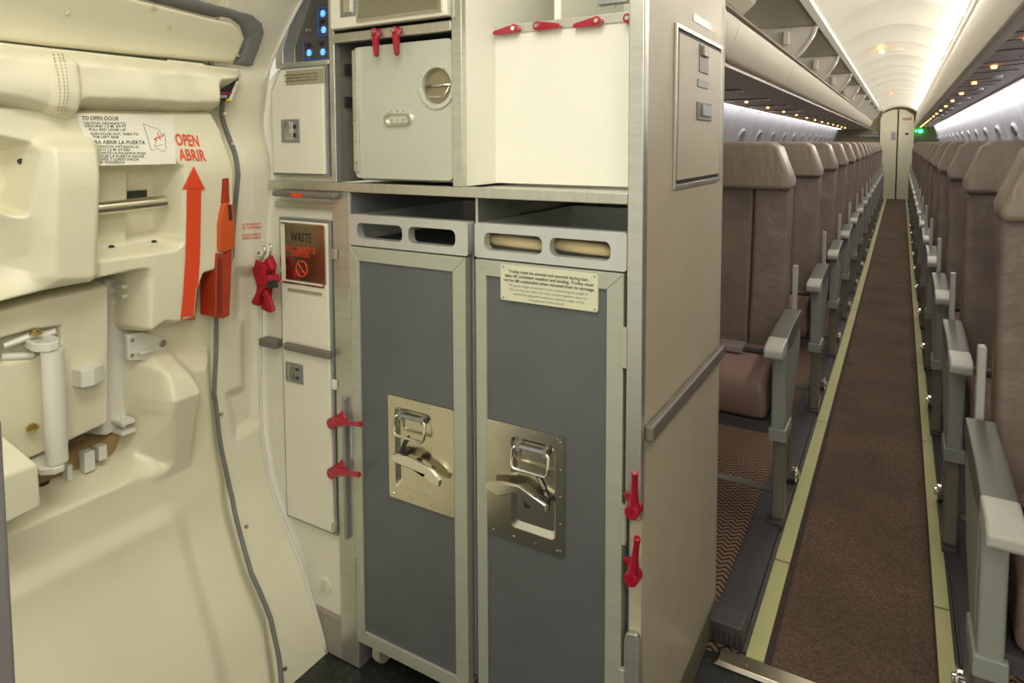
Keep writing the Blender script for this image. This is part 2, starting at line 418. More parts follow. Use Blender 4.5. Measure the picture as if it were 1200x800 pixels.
for s, x0, x1, y, h in [('TO OPEN DOOR', 96, 139, 140.5, 4.6), ('CAUTION: DISTANCE TO', 98, 147, 145.5, 2.8), ('GROUND 1.5 M. 4.9 FT', 99, 148, 149, 2.8), ('PULL RED LEVER UP', 104, 147, 153, 2.8), ('PUSH DOOR OUT, THEN TO', 106, 162, 158, 2.8), ('THE LEFT SIDE', 108, 139, 161.5, 2.8),
                         ('RA ABRIR LA PUERTA', 111, 170, 168.5, 4.4), ('ATENCION: DISTANCIA AL', 111, 163, 172.8, 2.8), ('SUELO 1.5 M. 4.9 PIES', 111, 152, 176.3, 2.8), ('LEVANTE LA PALANCA ROJA', 112, 171, 180.3, 2.8), ('EMPUJE LA PUERTA HACIA', 112, 169, 184, 2.8), ('FUERA Y LUEGO HACIA', 114, 163, 187.5, 2.8), ('LA IZQUIERDA', 116, 146, 191, 2.8)]:
    text_px(mb, s, [(x0, y-h), (x1, y-h+.6), (x1, y+.6), (x0, y)], onface, .0014)
build('lettering', mb, black, pl)
mb = MB()
for a, b in [((168,145),(177,176)),((168,145),(186,152)),((186,152),(190,160)),((177,176),(184,174)),((184,160),(181,172)),((193,158),(194,172)),((184,160),(193,158)),((183,173),(192,178)),((192,178),(195,172)),((181,172),(191,169))]:
    mb.tube([onface(*a, .001), onface(*b, .001)], .0005, 4)
build('door_drawing', mb, greyprint, pl)
mb = MB()
for a, b in [((180,163),(190,160)),((184,155),(188,164)),((180,163),(184,161)),((180,163),(184,165)),((190,160),(192,156))]:
    mb.tube([onface(*a, .001), onface(*b, .001)], .0008, 4)
build('red_drawing_arrow', mb, redmark, pl)
# lever bar in its window
mb = MB(); a = onwall(100, 246, .045); b = onwall(193, 236, .045)
mb.tube([(float(gs(a[1]))+.045, a[0], a[1]), (float(gs(b[1]))+.045, b[0], b[1])], .0125, 20)
build('lever_bar', mb, steel, door, smooth=False, bevel=.002)
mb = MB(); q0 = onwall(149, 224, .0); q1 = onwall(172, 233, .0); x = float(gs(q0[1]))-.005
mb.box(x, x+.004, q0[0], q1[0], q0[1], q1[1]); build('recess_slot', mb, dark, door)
mb = MB()
for px, py in [(25,189),(131,290),(181,284)]:
    q = onsurf(px, py, 0); mb.disc(q-Vector((.004, 0, 0)), (1, 0, 0), .005, .0055, 12)
build('fastener_hole', mb, dark, door)
# screws on header and lining
for px, py, off in [(79,14,.030),(180,9,.030),(198,32,.030),(280,64,.030),(263,133,.022),(272,168,.022),(260,485,.012),(289,617,.012),(334,783,.012)]:
    y, z = onwall(px, py, off); x = float(gs(z))+off
    mb = MB(); mb.disc((x-.002, y, z), (1, 0, 0), .0052, .0045, 14, .0038); mb.box(x+.001, x+.0029, y-.0035, y+.0035, z-.0006, z+.0006)
    build('screw', mb, steel, door if px < 285 and py < 100 else wall)
# wall label in red small print
mb = MB()
def onlin(px, py, lift=0): return onsurf(px, py, .001+lift)
for k, s in enumerate(['NO STEP WHEN DOOR', 'IS OPEN', '', 'NO PISAR CUANDO LA', 'PUERTA ESTA ABIERTA']):
    if s: text_px(mb, s, [(284, 262+k*4.0), (306, 260.5+k*4.0), (306, 263.3+k*4.0), (284, 265+k*4.0)], onlin, .0005)
build('red_small_print', mb, redmark, wall)
# torn opening with wires at the end of the canvas
mb = MB(); P = [onwall(*q, .07) for q in [(249,104),(262,104),(283,91),(280,104),(272,120),(250,113)]]
mb.add([(float(gs(z))+.062, y, z) for y, z in P], [tuple(range(6))]); hole = build('wiring_opening', mb, dark, door)
mb = MB()
for a, b, in [((250,109),(276,109))]:
    mb.tube([(float(gs(onwall(*q, .07)[1]))+.066, *onwall(*q, .07)) for q in (a, b)], .0022, 8)
build('red_wire', mb, red, hole)
mb = MB()
mb.tube([(float(gs(onwall(*q, .07)[1]))+.066, *onwall(*q, .07)) for q in ((270,119),(280,95))], .0035, 8)
build('white_wire', mb, whitemetal, hole)
mb = MB(); mb.tube([(float(gs(onwall(*q, .07)[1]))+.069, *onwall(*q, .07)) for q in ((266,117),(272,118))], .003, 8)
build('yellow_connector', mb, mat('yellow_plastic', (.75, .6, .03), .4), hole)
mb = MB(); mb.tube([(float(gs(onwall(*q, .07)[1]))+.068, *onwall(*q, .07)) for q in ((251,113),(266,113))], .004, 8)
build('metal_fitting', mb, alu_d, hole)

# --- mechanism behind the lower cover
CVR = pp([(-90,378),(0,356),(60,341),(128,327),(135,330),(135,494),(128,502),(80,525),(40,543),(0,556),(-90,590)], .02)
def slot(yy, zz, sd):
    s1 = sdf(pp([(3,402),(28,392),(62,384),(70,386),(70,402),(45,404),(44,500),(44,520),(28,520),(28,425),(3,424)], .02), yy, zz)
    s2 = sdf(pp([(3,398),(38,388),(70,384),(70,400),(40,418),(3,424)], .02), yy, zz)
    return -.03*ramp(s2, .006)
cvr = hf('mechanism_cover', CVR, .02, -.09, .010, cream, door, slot)
WP = pp([(120,325),(166,318),(166,470),(150,500),(128,515),(118,515)], -.03)
wp = hf('white_mounting_plate', WP, -.035, -.10, .006, whitemetal, door)
def blk(px, py, off): y, z = onwall(px, py, off); return Vector((float(gs(z))+off, y, z))
mb = MB(); pts = [blk(*q, .0) for q in [(148,392),(165,389),(190,394),(197,402),(192,412),(172,422),(149,422)]]
mb.add([p+Vector((.004, 0, 0)) for p in pts]+[p-Vector((.008, 0, 0)) for p in pts], [tuple(range(7)), tuple(range(13, 6, -1))]+[(i, (i+1) % 7, (i+1) % 7+7, i+7) for i in range(7)])
brk = build('hinge_bracket', mb, whitemetal, door, bevel=.002)
mb = MB(); c = blk(166, 410, 0); mb.box(c.x, c.x+.022, c.y-.015, c.y+.012, c.z-.003, c.z+.003); build('bracket_rib', mb, whitemetal, brk, bevel=.001)
for px, py, r in [(154,398,.004),(154,416,.004),(190,402,.008)]:
    mb = MB(); c = blk(px, py, .004); mb.disc(c, (1, 0, 0), r, .004, 14); build('bolt', mb, steel, brk, bevel=.001)
for z0_, nm in ((338, 'link_clevis'), (496, 'link_clevis')):
    mb = MB(); c = blk(141, z0_, -.03)
    for dz in (-.010, .010): mb.box(c.x-.01, c.x+.035, c.y-.016, c.y+.012, c.z+dz-.004, c.z+dz+.004)
    mb.disc((c.x+.012, c.y, c.z-.018), (0, 0, 1), .005, .036, 10); build(nm, mb, whitemetal, door, bevel=.001)
hf('cavity_insulation', pp([(40,556),(100,526),(140,498),(160,462),(169,462),(169,500),(152,545),(125,560),(60,592),(30,600)], -.05), -.048, -.10, .005, wood, door)
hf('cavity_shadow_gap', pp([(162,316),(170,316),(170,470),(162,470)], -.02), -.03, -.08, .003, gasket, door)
mb = MB(); c0 = blk(30, 566, -.04); c1 = blk(150, 505, -.04)
mb.tube([blk(45, 575, -.05), blk(90, 560, -.06), blk(130, 535, -.06), blk(147, 500, -.06)], .016, 8); build('plywood_edge', mb, wood, door)
mb = MB()
for a, b in (((75,545),(82,560)), ((95,530),(108,548)), ((112,523),(122,535))):
    p, q = blk(*a, -.03), blk(*b, -.03); mb.box(p.x-.01, p.x+.012, p.y, q.y, p.z, q.z)
build('mechanism_bracket', mb, whitemetal, door, bevel=.001)
# grab handle: arm and grip tube
hx = .055
t0 = blk(61, 408, hx); t1 = blk(63, 540, hx)
x_ = max(t0.x, t1.x); t0.x = x_; t1.x = x_
mb = MB(); mb.tube([t0, t1], .0175, 24); hd = build('grip_tube', mb, whitemetal, door, bevel=.003)
mb = MB()
arm = [(0.0, -.02), (.03, -.022), (.05, -.008), (.05, .008), (.03, .02), (0, .02), (-.05, .014), (-.05, -.01)]
mb.prism([(t0.x-.03+a, t0.y+b-.006) for a, b in arm], 2, t0.z+.0, t0.z+.016)
build('upper_arm', mb, whitemetal, hd, bevel=.004, seg=3)
mb = MB(); mb.prism([(t1.x-.03+a, t1.y+b-.006) for a, b in arm], 2, t1.z-.012, t1.z)
build('lower_arm', mb, whitemetal, hd, bevel=.004, seg=3)
mb = MB(); p = blk(38, 398, .0)
for q0, q1 in (((2,418),(40,416)),((5,405),(40,392)),((40,396),(66,388))):
    mb.tube([blk(*q0, .005), blk(*q1, .02)], .006, 8)
build('link_rod', mb, whitemetal, door)
for q in ((42, 391), (38, 502)):
    mb = MB(); p = blk(*q, .03); mb.disc(p, (0, 0, 1), .010, .004, 16); mb.disc(p+Vector((0, 0, .004)), (0, 0, 1), .006, .004, 6); build('pivot_bolt', mb, mat('brass', (.5, .36, .12), .35, .9), door)
# small knob block
mb = MB(); p = blk(98, 438, .02)
mb.prism([(p.x-.01, p.y-.022), (p.x+.028, p.y-.018), (p.x+.034, p.y+.002), (p.x+.020, p.y+.026), (p.x-.01, p.y+.028)], 2, p.z-.017, p.z+.016)
build('release_block', mb, whitemetal, door, bevel=.002)
# lower left protruding box
mb = MB(); a = onwall(38, 560, .1)
zt0 = onwall(34, 540, .10)[1]; zb = onwall(36, 590, .10)[1]
xb = -1.33; yR = a[0]
mb.add([(xb,.1,zb-.03),(xb+.10,.1,zb-.03),(xb+.10,yR,zb),(xb,yR,zb),
        (xb,.1,zt0+.10),(xb+.10,.1,zt0+.0),(xb+.10,yR,zt0),(xb,yR-.05,zt0+.09)],
       [(0,3,2,1),(4,5,6,7),(0,1,5,4),(1,2,6,5),(2,3,7,6),(3,0,4,7)])
build('corner_fairing', mb, cream, door, bevel=.006, seg=3)
mb = MB(); q = onsurf(55, 571, .0); mb.disc((q.x-.02, q.y, q.z), (0, 0, 1), .013, .004, 18); build('drain_hole', mb, dark, door)
# orange lever over the seam
mb = MB()
def lev(pts, off0, off1, mb):
    off0 += .015; off1 += .024; P = [onwall(x, y, .08) for x, y in pts]; n = len(P)
    v = [(float(gs(z))+off1, y, z) for y, z in P]+[(float(gs(z))+off0, y, z) for y, z in P]
    mb.add(v, [tuple(range(n)), tuple(range(2*n-1, n-1, -1))]+[(i, (i+1) % n, (i+1) % n+n, i+n) for i in range(n)])
lev([(262,209),(270,208),(271,238),(260,239)], .02, .052, mb); lv = build('lever_tip', mb, orange_d, door, bevel=.002)
mb = MB(); lev([(260,240),(264,237),(272,240),(274,262),(273,290),(262,296),(256,294),(256,262)], .015, .062, mb); l2 = build('lever_handle', mb, orange, door, bevel=.003)
mb = MB(); lev([(265,240),(268,240),(270,258),(266,258)], .06, .0635, mb); build('finger_slot', mb, dark, l2)
mb = MB(); lev([(254,296),(262,298),(272,290),(269,370),(262,373),(252,372),(252,330)], .012, .058, mb); l3 = build('lever_housing', mb, orange_d, door, bevel=.003)
mb = MB(); lev([(254,302),(259,304),(259,366),(254,368)], .057, .0595, mb); build('housing_recess', mb, mat('deep_red', (.22, .02, .01), .5), l3)

mb = MB(); mb.tube([(float(gs(z))+.014, Y0-.004, z) for z in np.linspace(0.0, 1.56, 60)], .004, 8); build('edge_highlight', mb, whitemetal, wall, smooth=True)  # white tube standing in for the bright highlight along the lining edge
# --- rest of the shell
mb = MB(); mb.box(-1.45, .85, -1.2, 1.53, -.06, -.003)
fl = build('floor', mb, None, kind='structure')
def floor_mat():
    M = mat('galley_floor_vinyl', (.030, .034, .030), .4)
    nt = M.node_tree; b = nt.nodes['Principled BSDF']
    tc = nt.nodes.new('ShaderNodeTexCoord'); v = nt.nodes.new('ShaderNodeTexVoronoi'); v.inputs['Scale'].default_value = 55
    r = nt.nodes.new('ShaderNodeValToRGB'); r.color_ramp.elements[0].color = (.055, .075, .055, 1); r.color_ramp.elements[1].color = (.02, .022, .02, 1)
    r.color_ramp.elements[1].position = .35
    nt.links.new(tc.outputs['Object'], v.inputs['Vector']); nt.links.new(v.outputs[0], r.inputs[0]); nt.links.new(r.outputs[0], b.inputs['Base Color'])
    return M
fl.data.materials.append(floor_mat())
def herring():
    M = bpy.data.materials.new('herringbone_carpet'); M.use_nodes = True; nt = M.node_tree; b = nt.nodes['Principled BSDF']; N = nt.nodes; L = nt.links
    b.inputs['Roughness'].default_value = .95
    tc = N.new('ShaderNodeTexCoord'); sx = N.new('ShaderNodeSeparateXYZ'); L.new(tc.outputs['Object'], sx.inputs[0])
    def mth(op, a, bb=None):
        n = N.new('ShaderNodeMath'); n.operation = op
        for i, v in enumerate((a, bb)):
            if v is None: continue
            if isinstance(v, (int, float)): n.inputs[i].default_value = v
            else: L.new(v, n.inputs[i])
        return n.outputs[0]
    pz = mth('PINGPONG', sx.outputs[0], .018); s = mth('ADD', mth('MULTIPLY', pz, 1.0), sx.outputs[1])
    f = mth('FRACT', mth('MULTIPLY', s, 46)); t = mth('LESS_THAN', f, .42)
    mx = N.new('ShaderNodeMix'); mx.data_type = 'RGBA'; L.new(t, mx.inputs[0])
    mx.inputs[6].default_value = (.30, .19, .12, 1); mx.inputs[7].default_value = (.03, .02, .018, 1)
    L.new(mx.outputs[2], b.inputs['Base Color']); return M
mb = MB(); mb.box(-1.42, .78, 1.53, 16.3, -.06, -.006)
build('floor', mb, herring(), kind='structure')
YE = 16.3
mb = MB(); mb.box(-.222, .102, 1.53, YE, -.01, .004)
for o in [build('trim_1', mb, carpet, kind='structure')]: o['label'] = 'brown aisle carpet runner'
for nm, x0, x1 in (('trim_2', -.278, -.238), ('trim_3', .108, .142)):
    root = Thing(nm, ((x0+x1)/2, 1.6, 0), kind='structure'); y = 1.54; k = 0
    root.o['label'] = 'pale green floor path strip along the aisle'
    while y < YE-.05:
        L_ = .42 if k == 0 else 1.1
        b_ = MB(); b_.box(x0, x1, y+.004, min(YE-.02, y+L_-.004), 0, .008); root.part('strip_length', b_, glowstrip, bevel=.0015); y += L_; k += 1
mb = MB()
for x0, x1 in ((-.238, -.222), (.102, .108)): mb.box(x0, x1, 1.535, YE, -.01, .0055)
build('trim_4', mb, darkbrown, kind='structure')
mb = MB()
mb.box(-.375, -.296, 1.62, YE, -.005, .010); mb.box(-.296, -.291, 1.56, YE, -.005, .014); mb.box(-.291, -.279, 1.56, YE, -.005, .003)
mb.box(.143, .151, 1.2, YE, -.005, .003); mb.box(.151, .156, 1.2, YE, -.005, .014); mb.box(.156, .235, 1.2, YE, -.005, .010)
build('trim_5', mb, darktrim, bevel=.002, kind='structure')
mb = MB(); P = [hit(*q, 2, .004) for q in [(847,770),(872,763),(965,800),(940,815)]]
mb.add([(-.34,1.49,.0),(.128,1.49,.0),(.128,1.54,.0),(-.34,1.54,.0),(-.33,1.495,.010),(.128,1.495,.010),(.128,1.535,.012),(-.33,1.535,.012)],
       [(0,3,2,1),(4,5,6,7),(0,1,5,4),(1,2,6,5),(2,3,7,6),(3,0,4,7)])
th = build('threshold_strip', mb, steel, bevel=.001); tag(th, 'brushed metal threshold strip across the front of the aisle carpet', 'threshold')
for x in (-.27, -.1, .07):
    mb = MB(); mb.disc((x, 1.513, .009), (0, 0, 1), .005, .003, 10, .003); build('screw', mb, steel_b, th)
# small dark vent at the foot of the galley wall
t = Thing('track_end_cover', (-.325, 1.59, 0), 'dark slotted plastic cover at the foot of the galley wall by the aisle strip', 'vent')
mb = MB(); mb.box(-.368, -.288, 1.56, 1.63, 0, .055); t.part('cover', mb, darktrim, bevel=.006, seg=3)
for k in range(6):
    mb = MB(); x = -.357+k*.012; mb.box(x, x+.005, 1.5585, 1.5605, .010, .034); t.part('slot', mb, dark)

# cabin side walls: swept profile with ribs between window panels
def profile_strip(mb, prof, y0, y1):
    n = len(prof); mb.add([(x, y, z) for y in (y0, y1) for x, z in prof], [(i, i+1, i+1+n, i+n) for i in range(n-1)])
PL = [(-1.16, 0), (-1.27, .25), (-1.335, .55), (-1.345, .85), (-1.31, 1.1), (-1.275, 1.25), (-1.235, 1.38), (-1.20, 1.48), (-1.17, 1.56)]
PR = [(-2*.31-x-.0, z) for x, z in PL]
def wall_side(nm, P, sgn):
    root = Thing(nm, (P[0][0], 9, 0), kind='structure')
    y = 1.64; pitch = .85; k = 0
    if sgn > 0: y = 1.64-.85
    while y < YE-.1:
        ye = min(y+pitch, YE); yc = (y+ye)/2
        b = MB(); ww = .115; wh = .165; zc = 1.12
        # panel face as grid with a window opening pushed outward, ribs at both edges
        U = [0, .02, .045, .25, .32, .35, .50, .65, .68, .75, .955, .98, 1]; V = np.concatenate([np.linspace(0, .9, 12), np.linspace(.91, 1.36, 60), np.linspace(1.38, 1.56, 8)])
        U = sorted(set([round(v, 3) for v in list(np.linspace(0, 1, 49))+[.015, .03, .97, .985]]))
        px_ = [p[0] for p in P]; pz_ = [p[1] for p in P]
        X = np.zeros((len(V), len(U))); Yq = np.zeros_like(X); Z = np.zeros_like(X)
        for i, v in enumerate(V):
            for j, u in enumerate(U):
                yy = y+u*(ye-y); xx = np.interp(v, pz_, px_)
                rib = .022*(1 if (u < .02 or u > .98) else 0)
                r = ((abs(yy-yc)/ww)**3+(abs(v-zc)/wh)**3)**(1/3)
                rec = .03*float(np.clip((1.12-r)/.25, 0, 1)); lip = .018*math.exp(-((r-1.16)/.07)**2)
                X[i, j] = xx+sgn*(rib+rec-lip); Yq[i, j] = yy; Z[i, j] = v
        o = grid_mesh('window_panel', X-root.b.x, Yq-root.b.y, Z-root.b.z, np.ones(X.shape, bool), wallm, root.o)
        b = MB(); poly = [(yc+ww*.9*math.copysign(abs(math.cos(a))**.66, math.cos(a)), zc+wh*.9*math.copysign(abs(math.sin(a))**.66, math.sin(a))) for a in np.linspace(0, 2*math.pi, 20, endpoint=False)]
        xw = float(np.interp(zc, pz_, px_))+sgn*.024
        b.prism(poly, 0, xw, xw+sgn*.003)
        b.v = [tuple(Vector(v)-root.b+Vector((( np.interp(v[2], pz_, px_)-np.interp(zc, pz_, px_)), 0, 0))) for v in b.v]
        build('window_shade', b, glass, o)
        y = ye; k += 1
    return root
wall_side('wall_left', PL, -1); wall_side('wall_right', PR, 1)
# forward right wall beside the camera, and ceiling of the entry
mb = MB(); profile_strip(mb, PR+[(.45, 1.7), (.2, 1.9)], -1.2, .8); build('wall_right', mb, cream_lt, kind='structure')
mb = MB(); profile_strip(mb, [(-1.05, 1.60), (-.9, 1.78), (-.6, 1.95), (-.3, 2.0), (0, 1.98), (.2, 1.9), (.45, 1.7)], -1.2, 1.64); 
build('ceiling', mb, cream_lt, kind='structure')
# cabin ceiling, one panel per bay, raised joint lips
ct = Thing('ceiling', (-.05, 9, 1.9), kind='structure')
CP = []
for i in range(15):
    t = i/14; x = -.365+t*(.255+.365); CP.append((x, 1.835+.115*math.sin(math.pi*t)**.8+.0*t))
y = 1.64-.85+.02
y = 4.06-.85*3
while y < YE-.05:
    ye = min(y+.85, YE); mb = MB(); n = len(CP)
    rows = [(y, 0), (y+.012, 0), (y+.020, .022), (y+.4, .030), (ye-.020, .022), (ye-.012, 0), (ye, 0)]
    mb.add([(x, yy, z+d) for yy, d in rows for x, z in CP], [(r*n+i, r*n+i+1, (r+1)*n+i+1, (r+1)*n+i) for r in range(len(rows)-1) for i in range(n-1)])
    ct.part('ceiling_panel', mb, ceilm, smooth=True, recalc=False); y = ye
# signs on ceiling: small amber lamp and dark slot
for yy, mt_ in ((6.2, amber), (11.5, mat('red_sign_glow', (1, .12, .05), .5, emit=3))):
    mb = MB(); mb.disc((-.16, yy, 1.925), (0, 0, 1), .018, .02, 12); ct.part('ceiling_sign_lamp', mb, mt_)
    mb = MB(); mb.box(-.10, .0, yy-.02, yy+.02, 1.93, 1.95); ct.part('ceiling_sign_housing', mb, whitemetal, bevel=.003)
# right valance with service panel
def valance(nm, label):
    t = Thing(nm, (.3, 9, 1.5), label, 'valance')
    mb = MB(); n = 0
    V = [(.245, 1.80), (.262, 1.842), (.274, 1.842), (.272, 1.80), (.262, 1.70), (.236, 1.55), (.226, 1.506), (.232, 1.498), (.262, 1.50), (.30, 1.7), (.30, 1.79)]
    V = [(.272, 1.842), (.258, 1.838), (.238, 1.70), (.222, 1.55), (.218, 1.505), (.224, 1.497), (.262, 1.502), (.30, 1.7), (.31, 1.84)]
    mb.prism(V, 1, 1.0, YE); t.part('valance_panel', mb, binm, bevel=.003)
    mb = MB(); mb.prism([(.240, 1.795), (.205, 1.79), (.200, 1.765), (.214, 1.76), (.237, 1.775)], 1, 1.0, YE) if False else mb.box(.20, .246, 1.0, YE, 1.77, 1.776)
    return t
va = valance('service_valance', 'long cream overhead valance with grey service panels above the single seats')
mb = MB(); mb.prism([(.236, 1.505), (.50, 1.520), (.50, 1.545), (.236, 1.53)], 1, 1.0, YE); va.part('service_panel', mb, psum)
mb = MB(); mb.prism([(.50, 1.512), (.515, 1.514), (.520, 1.550), (.50, 1.55)], 1, 1.0, YE); va.part('edge_trim', mb, binm)
for k in range(16):
    yb = 2.32+.85*(k-1)
    if yb > YE-.8 or yb < 1.1: continue
    for dy, w_ in ((0, .010), (.18, .009), (.44, .017)):
        if yb+dy < 1.05: continue
        mb = MB(); mb.prism([(.245, 1.5035), (.43, 1.514), (.43, 1.520), (.245, 1.51)], 1, yb+dy, yb+dy+w_); va.part('slot', mb, dark)
        mb = MB(); mb.box(.240, .256, yb+dy-.012, yb+dy+.004, 1.500, 1.506); va.part('slot_clip', mb, whitemetal)
    mb = MB(); mb.disc((.315, yb+.40+.62, 1.500), (0, 0, 1), .010, .012, 12); va.part('amber_row_light', mb, amber)
    mb = MB(); mb.disc((.38, yb+.70, 1.502), (0, 0, 1), .022, .012, 14); va.part('reading_light', mb, whitemetal)
mb = MB(); mb.box(.235, .245, 1.0, YE, 1.755, 1.765)
# left overhead bins: open-fronted modules
def bin_module(y0, y1, open_, label, group, first):
    t = Thing('overhead_bin', (-.8, y0, 1.5), label, 'overhead bin', group)
    mb = MB(); lip = [(-.565, 1.500), (-.545, 1.515), (-.515, 1.58), (-.500, 1.630), (-.498, 1.640), (-.512, 1.642), (-.53, 1.60), (-.60, 1.55), (-1.10, 1.55), (-1.10, 1.500)]
    mb.prism(lip, 1, y0, y1-.003); t.part('bin_base', mb, binm, bevel=.002)
    mb = MB(); mb.prism([(-.497, 1.628), (-.490, 1.634), (-.492, 1.644), (-.500, 1.646)], 1, y0, y1-.003); t.part('lip_trim', mb, mat('brown_lip', (.16, .12, .08), .5))
    mb = MB(); mb.prism([(-.60, 1.551), (-.53, 1.604), (-1.10, 1.60), (-1.12, 1.551)], 1, y0, y1-.003); 
    mb.prism([(-1.12, 1.551), (-1.10, 1.551), (-.92, 1.83), (-.94, 1.85)], 1, y0, y1-.003)
    mb.prism([(-.94, 1.85), (-.92, 1.82), (-.42, 1.82), (-.385, 1.835), (-.40, 1.85)], 1, y0, y1-.003); t.part('bin_shell', mb, bini)
    mb = MB(); mb.prism([(-.372, 1.845), (-.362, 1.84), (-.367, 1.822), (-.395, 1.808), (-.40, 1.816), (-.39, 1.83)], 1, y0, y1-.003); t.part('top_rail', mb, whitemetal)
    arc = [(-.495+.0, 1.645), (-.458, 1.68), (-.425, 1.73), (-.402, 1.78), (-.392, 1.82)]
    mb = MB(); mb.prism(arc+[(-.92, 1.82), (-1.08, 1.60), (-.6, 1.6)], 1, y1-.016, y1-.004); t.part('divider', mb, bini)
    mb = MB(); mb.prism(arc+[(x-.014, z+.002) for x, z in reversed(arc)], 1, y1-.026, y1-.001); t.part('divider_edge', mb, whitemetal)
    mb = MB(); mb.box(-.56, -.53, y1-.05, y1-.016, 1.72, 1.79); t.part('latch_block', mb, whitemetal, bevel=.004)
    if not open_:
        mb = MB(); mb.prism([(x+.004, z) for x, z in arc]+[(x-.02, z+.002) for x, z in reversed(arc)], 1, y0, y1-.03); t.part('bin_door', mb, binm)
ybs = [1.66]+[2.45+1.4*k for k in range(10)]
for i in range(10):
    ordn = ['nearest the galley, its curved door closed', 'first open one behind the closed bin', 'second open one behind the closed bin', 'third open one along the left ceiling', 'fourth open one along the left ceiling', 'fifth open one along the left ceiling', 'sixth open one along the left ceiling', 'seventh open one, far down the cabin', 'eighth open one, far down the cabin', 'last one before the rear wall'][i]
    bin_module(ybs[i], min(ybs[i+1], YE-.01), i > 0, 'cream overhead bin above the double seats, '+ordn, 'overhead bins along the left side', i == 0)
ps = Thing('overhead_service_unit', (-.85, 9, 1.49), 'long grey service panel with amber lights under the overhead bins', 'service panel')
mb = MB(); mb.prism([(-.575, 1.486), (-.575, 1.4995), (-1.13, 1.4995), (-1.13, 1.49)], 1, 1.66, YE); ps.part('panel', mb, psum)
mb = MB(); mb.prism([(-1.13, 1.485), (-1.13, 1.50), (-1.142, 1.51), (-1.142, 1.485)], 1, 1.66, YE); ps.part('edge_trim', mb, binm)
for k in range(15):
    yb = 4.83+.85*(k-3)
    if yb > YE-.2: break
    mb = MB(); mb.disc((-.94, yb, 1.479), (0, 0, 1), .009, .01, 12); ps.part('amber_row_light', mb, amber)
    for xx, r in ((-.84, .02), (-.78, .02), (-1.02, .026)):
        mb = MB(); mb.disc((xx, yb-.15, 1.480), (0, 0, 1), r, .01, 14); ps.part('reading_light', mb, whitemetal)
    mb = MB(); mb.box(-.75, -1.05, yb-.30, yb-.28, 1.483, 1.49); ps.part('slot', mb, dark)
# rear wall with door
mb = MB(); mb.box(-1.4, -.30, YE, YE+.05, 0, 1.5); mb.box(.19, .8, YE, YE+.05, 0, 1.5); mb.box(-1.4, .8, YE+.05, YE+.1, 0, 2.0); 
build('wall_back', mb, mat('rear_wall_olive', (.26, .22, .13), .6), kind='structure')
dr = Thing('door_2', (-.08, YE-.05, 0), kind='structure')
mb = MB(); mb.prism([(-.40, 0), (-.09, 0), (-.09, 1.90), (-.20, 1.89), (-.36, 1.82), (-.40, 1.7)], 1, YE-.12, YE); dr.part('left_leaf', mb, cream, bevel=.01)
mb = MB(); mb.prism([(-.065, 0), (.21, 0), (.22, 1.6), (.20, 1.78), (.06, 1.88), (-.065, 1.90)], 1, YE-.10, YE+.01); dr.part('right_leaf', mb, cream, bevel=.01)
mb = MB(); mb.box(-.09, -.065, YE-.09, YE, 0, 1.45); dr.part('door_gap', mb, dark)
mb = MB(); mb.box(-.19, -.11, YE-.125, YE-.12, 1.25, 1.42); dr.part('door_label', mb, alu_d)
mb = MB(); mb.box(.06, .12, YE-.105, YE-.10, 1.36, 1.40); dr.part('door_latch', mb, dark)
mb = MB(); mb.box(.0, .18, YE-.105, YE-.10, 1.66, 1.72); dr.part('door_sign', mb, mat('faded_red_sign', (.6, .3, .22), .5))
mb = MB(); mb.box(.30, .37, YE-.06, YE, 1.40, 1.47); mb.box(.24, .27, YE-.06, YE, 1.42, 1.46)
o = build('exit_indicator', mb, green_e); tag(o, 'small green lit exit indicator on the rear wall right of the door', 'sign')
mb = MB(); mb.box(-.80, -.43, YE-.05, YE-.01, 1.32, 1.37); mb.box(-.55, -.44, YE-.05, YE-.01, 1.39, 1.44)
o = build('rear_shelf_units', mb, alu_d); o.name = 'wall_shelf'; tag(o, 'small dark shelf with pale box on the rear wall left of the door', 'shelf')

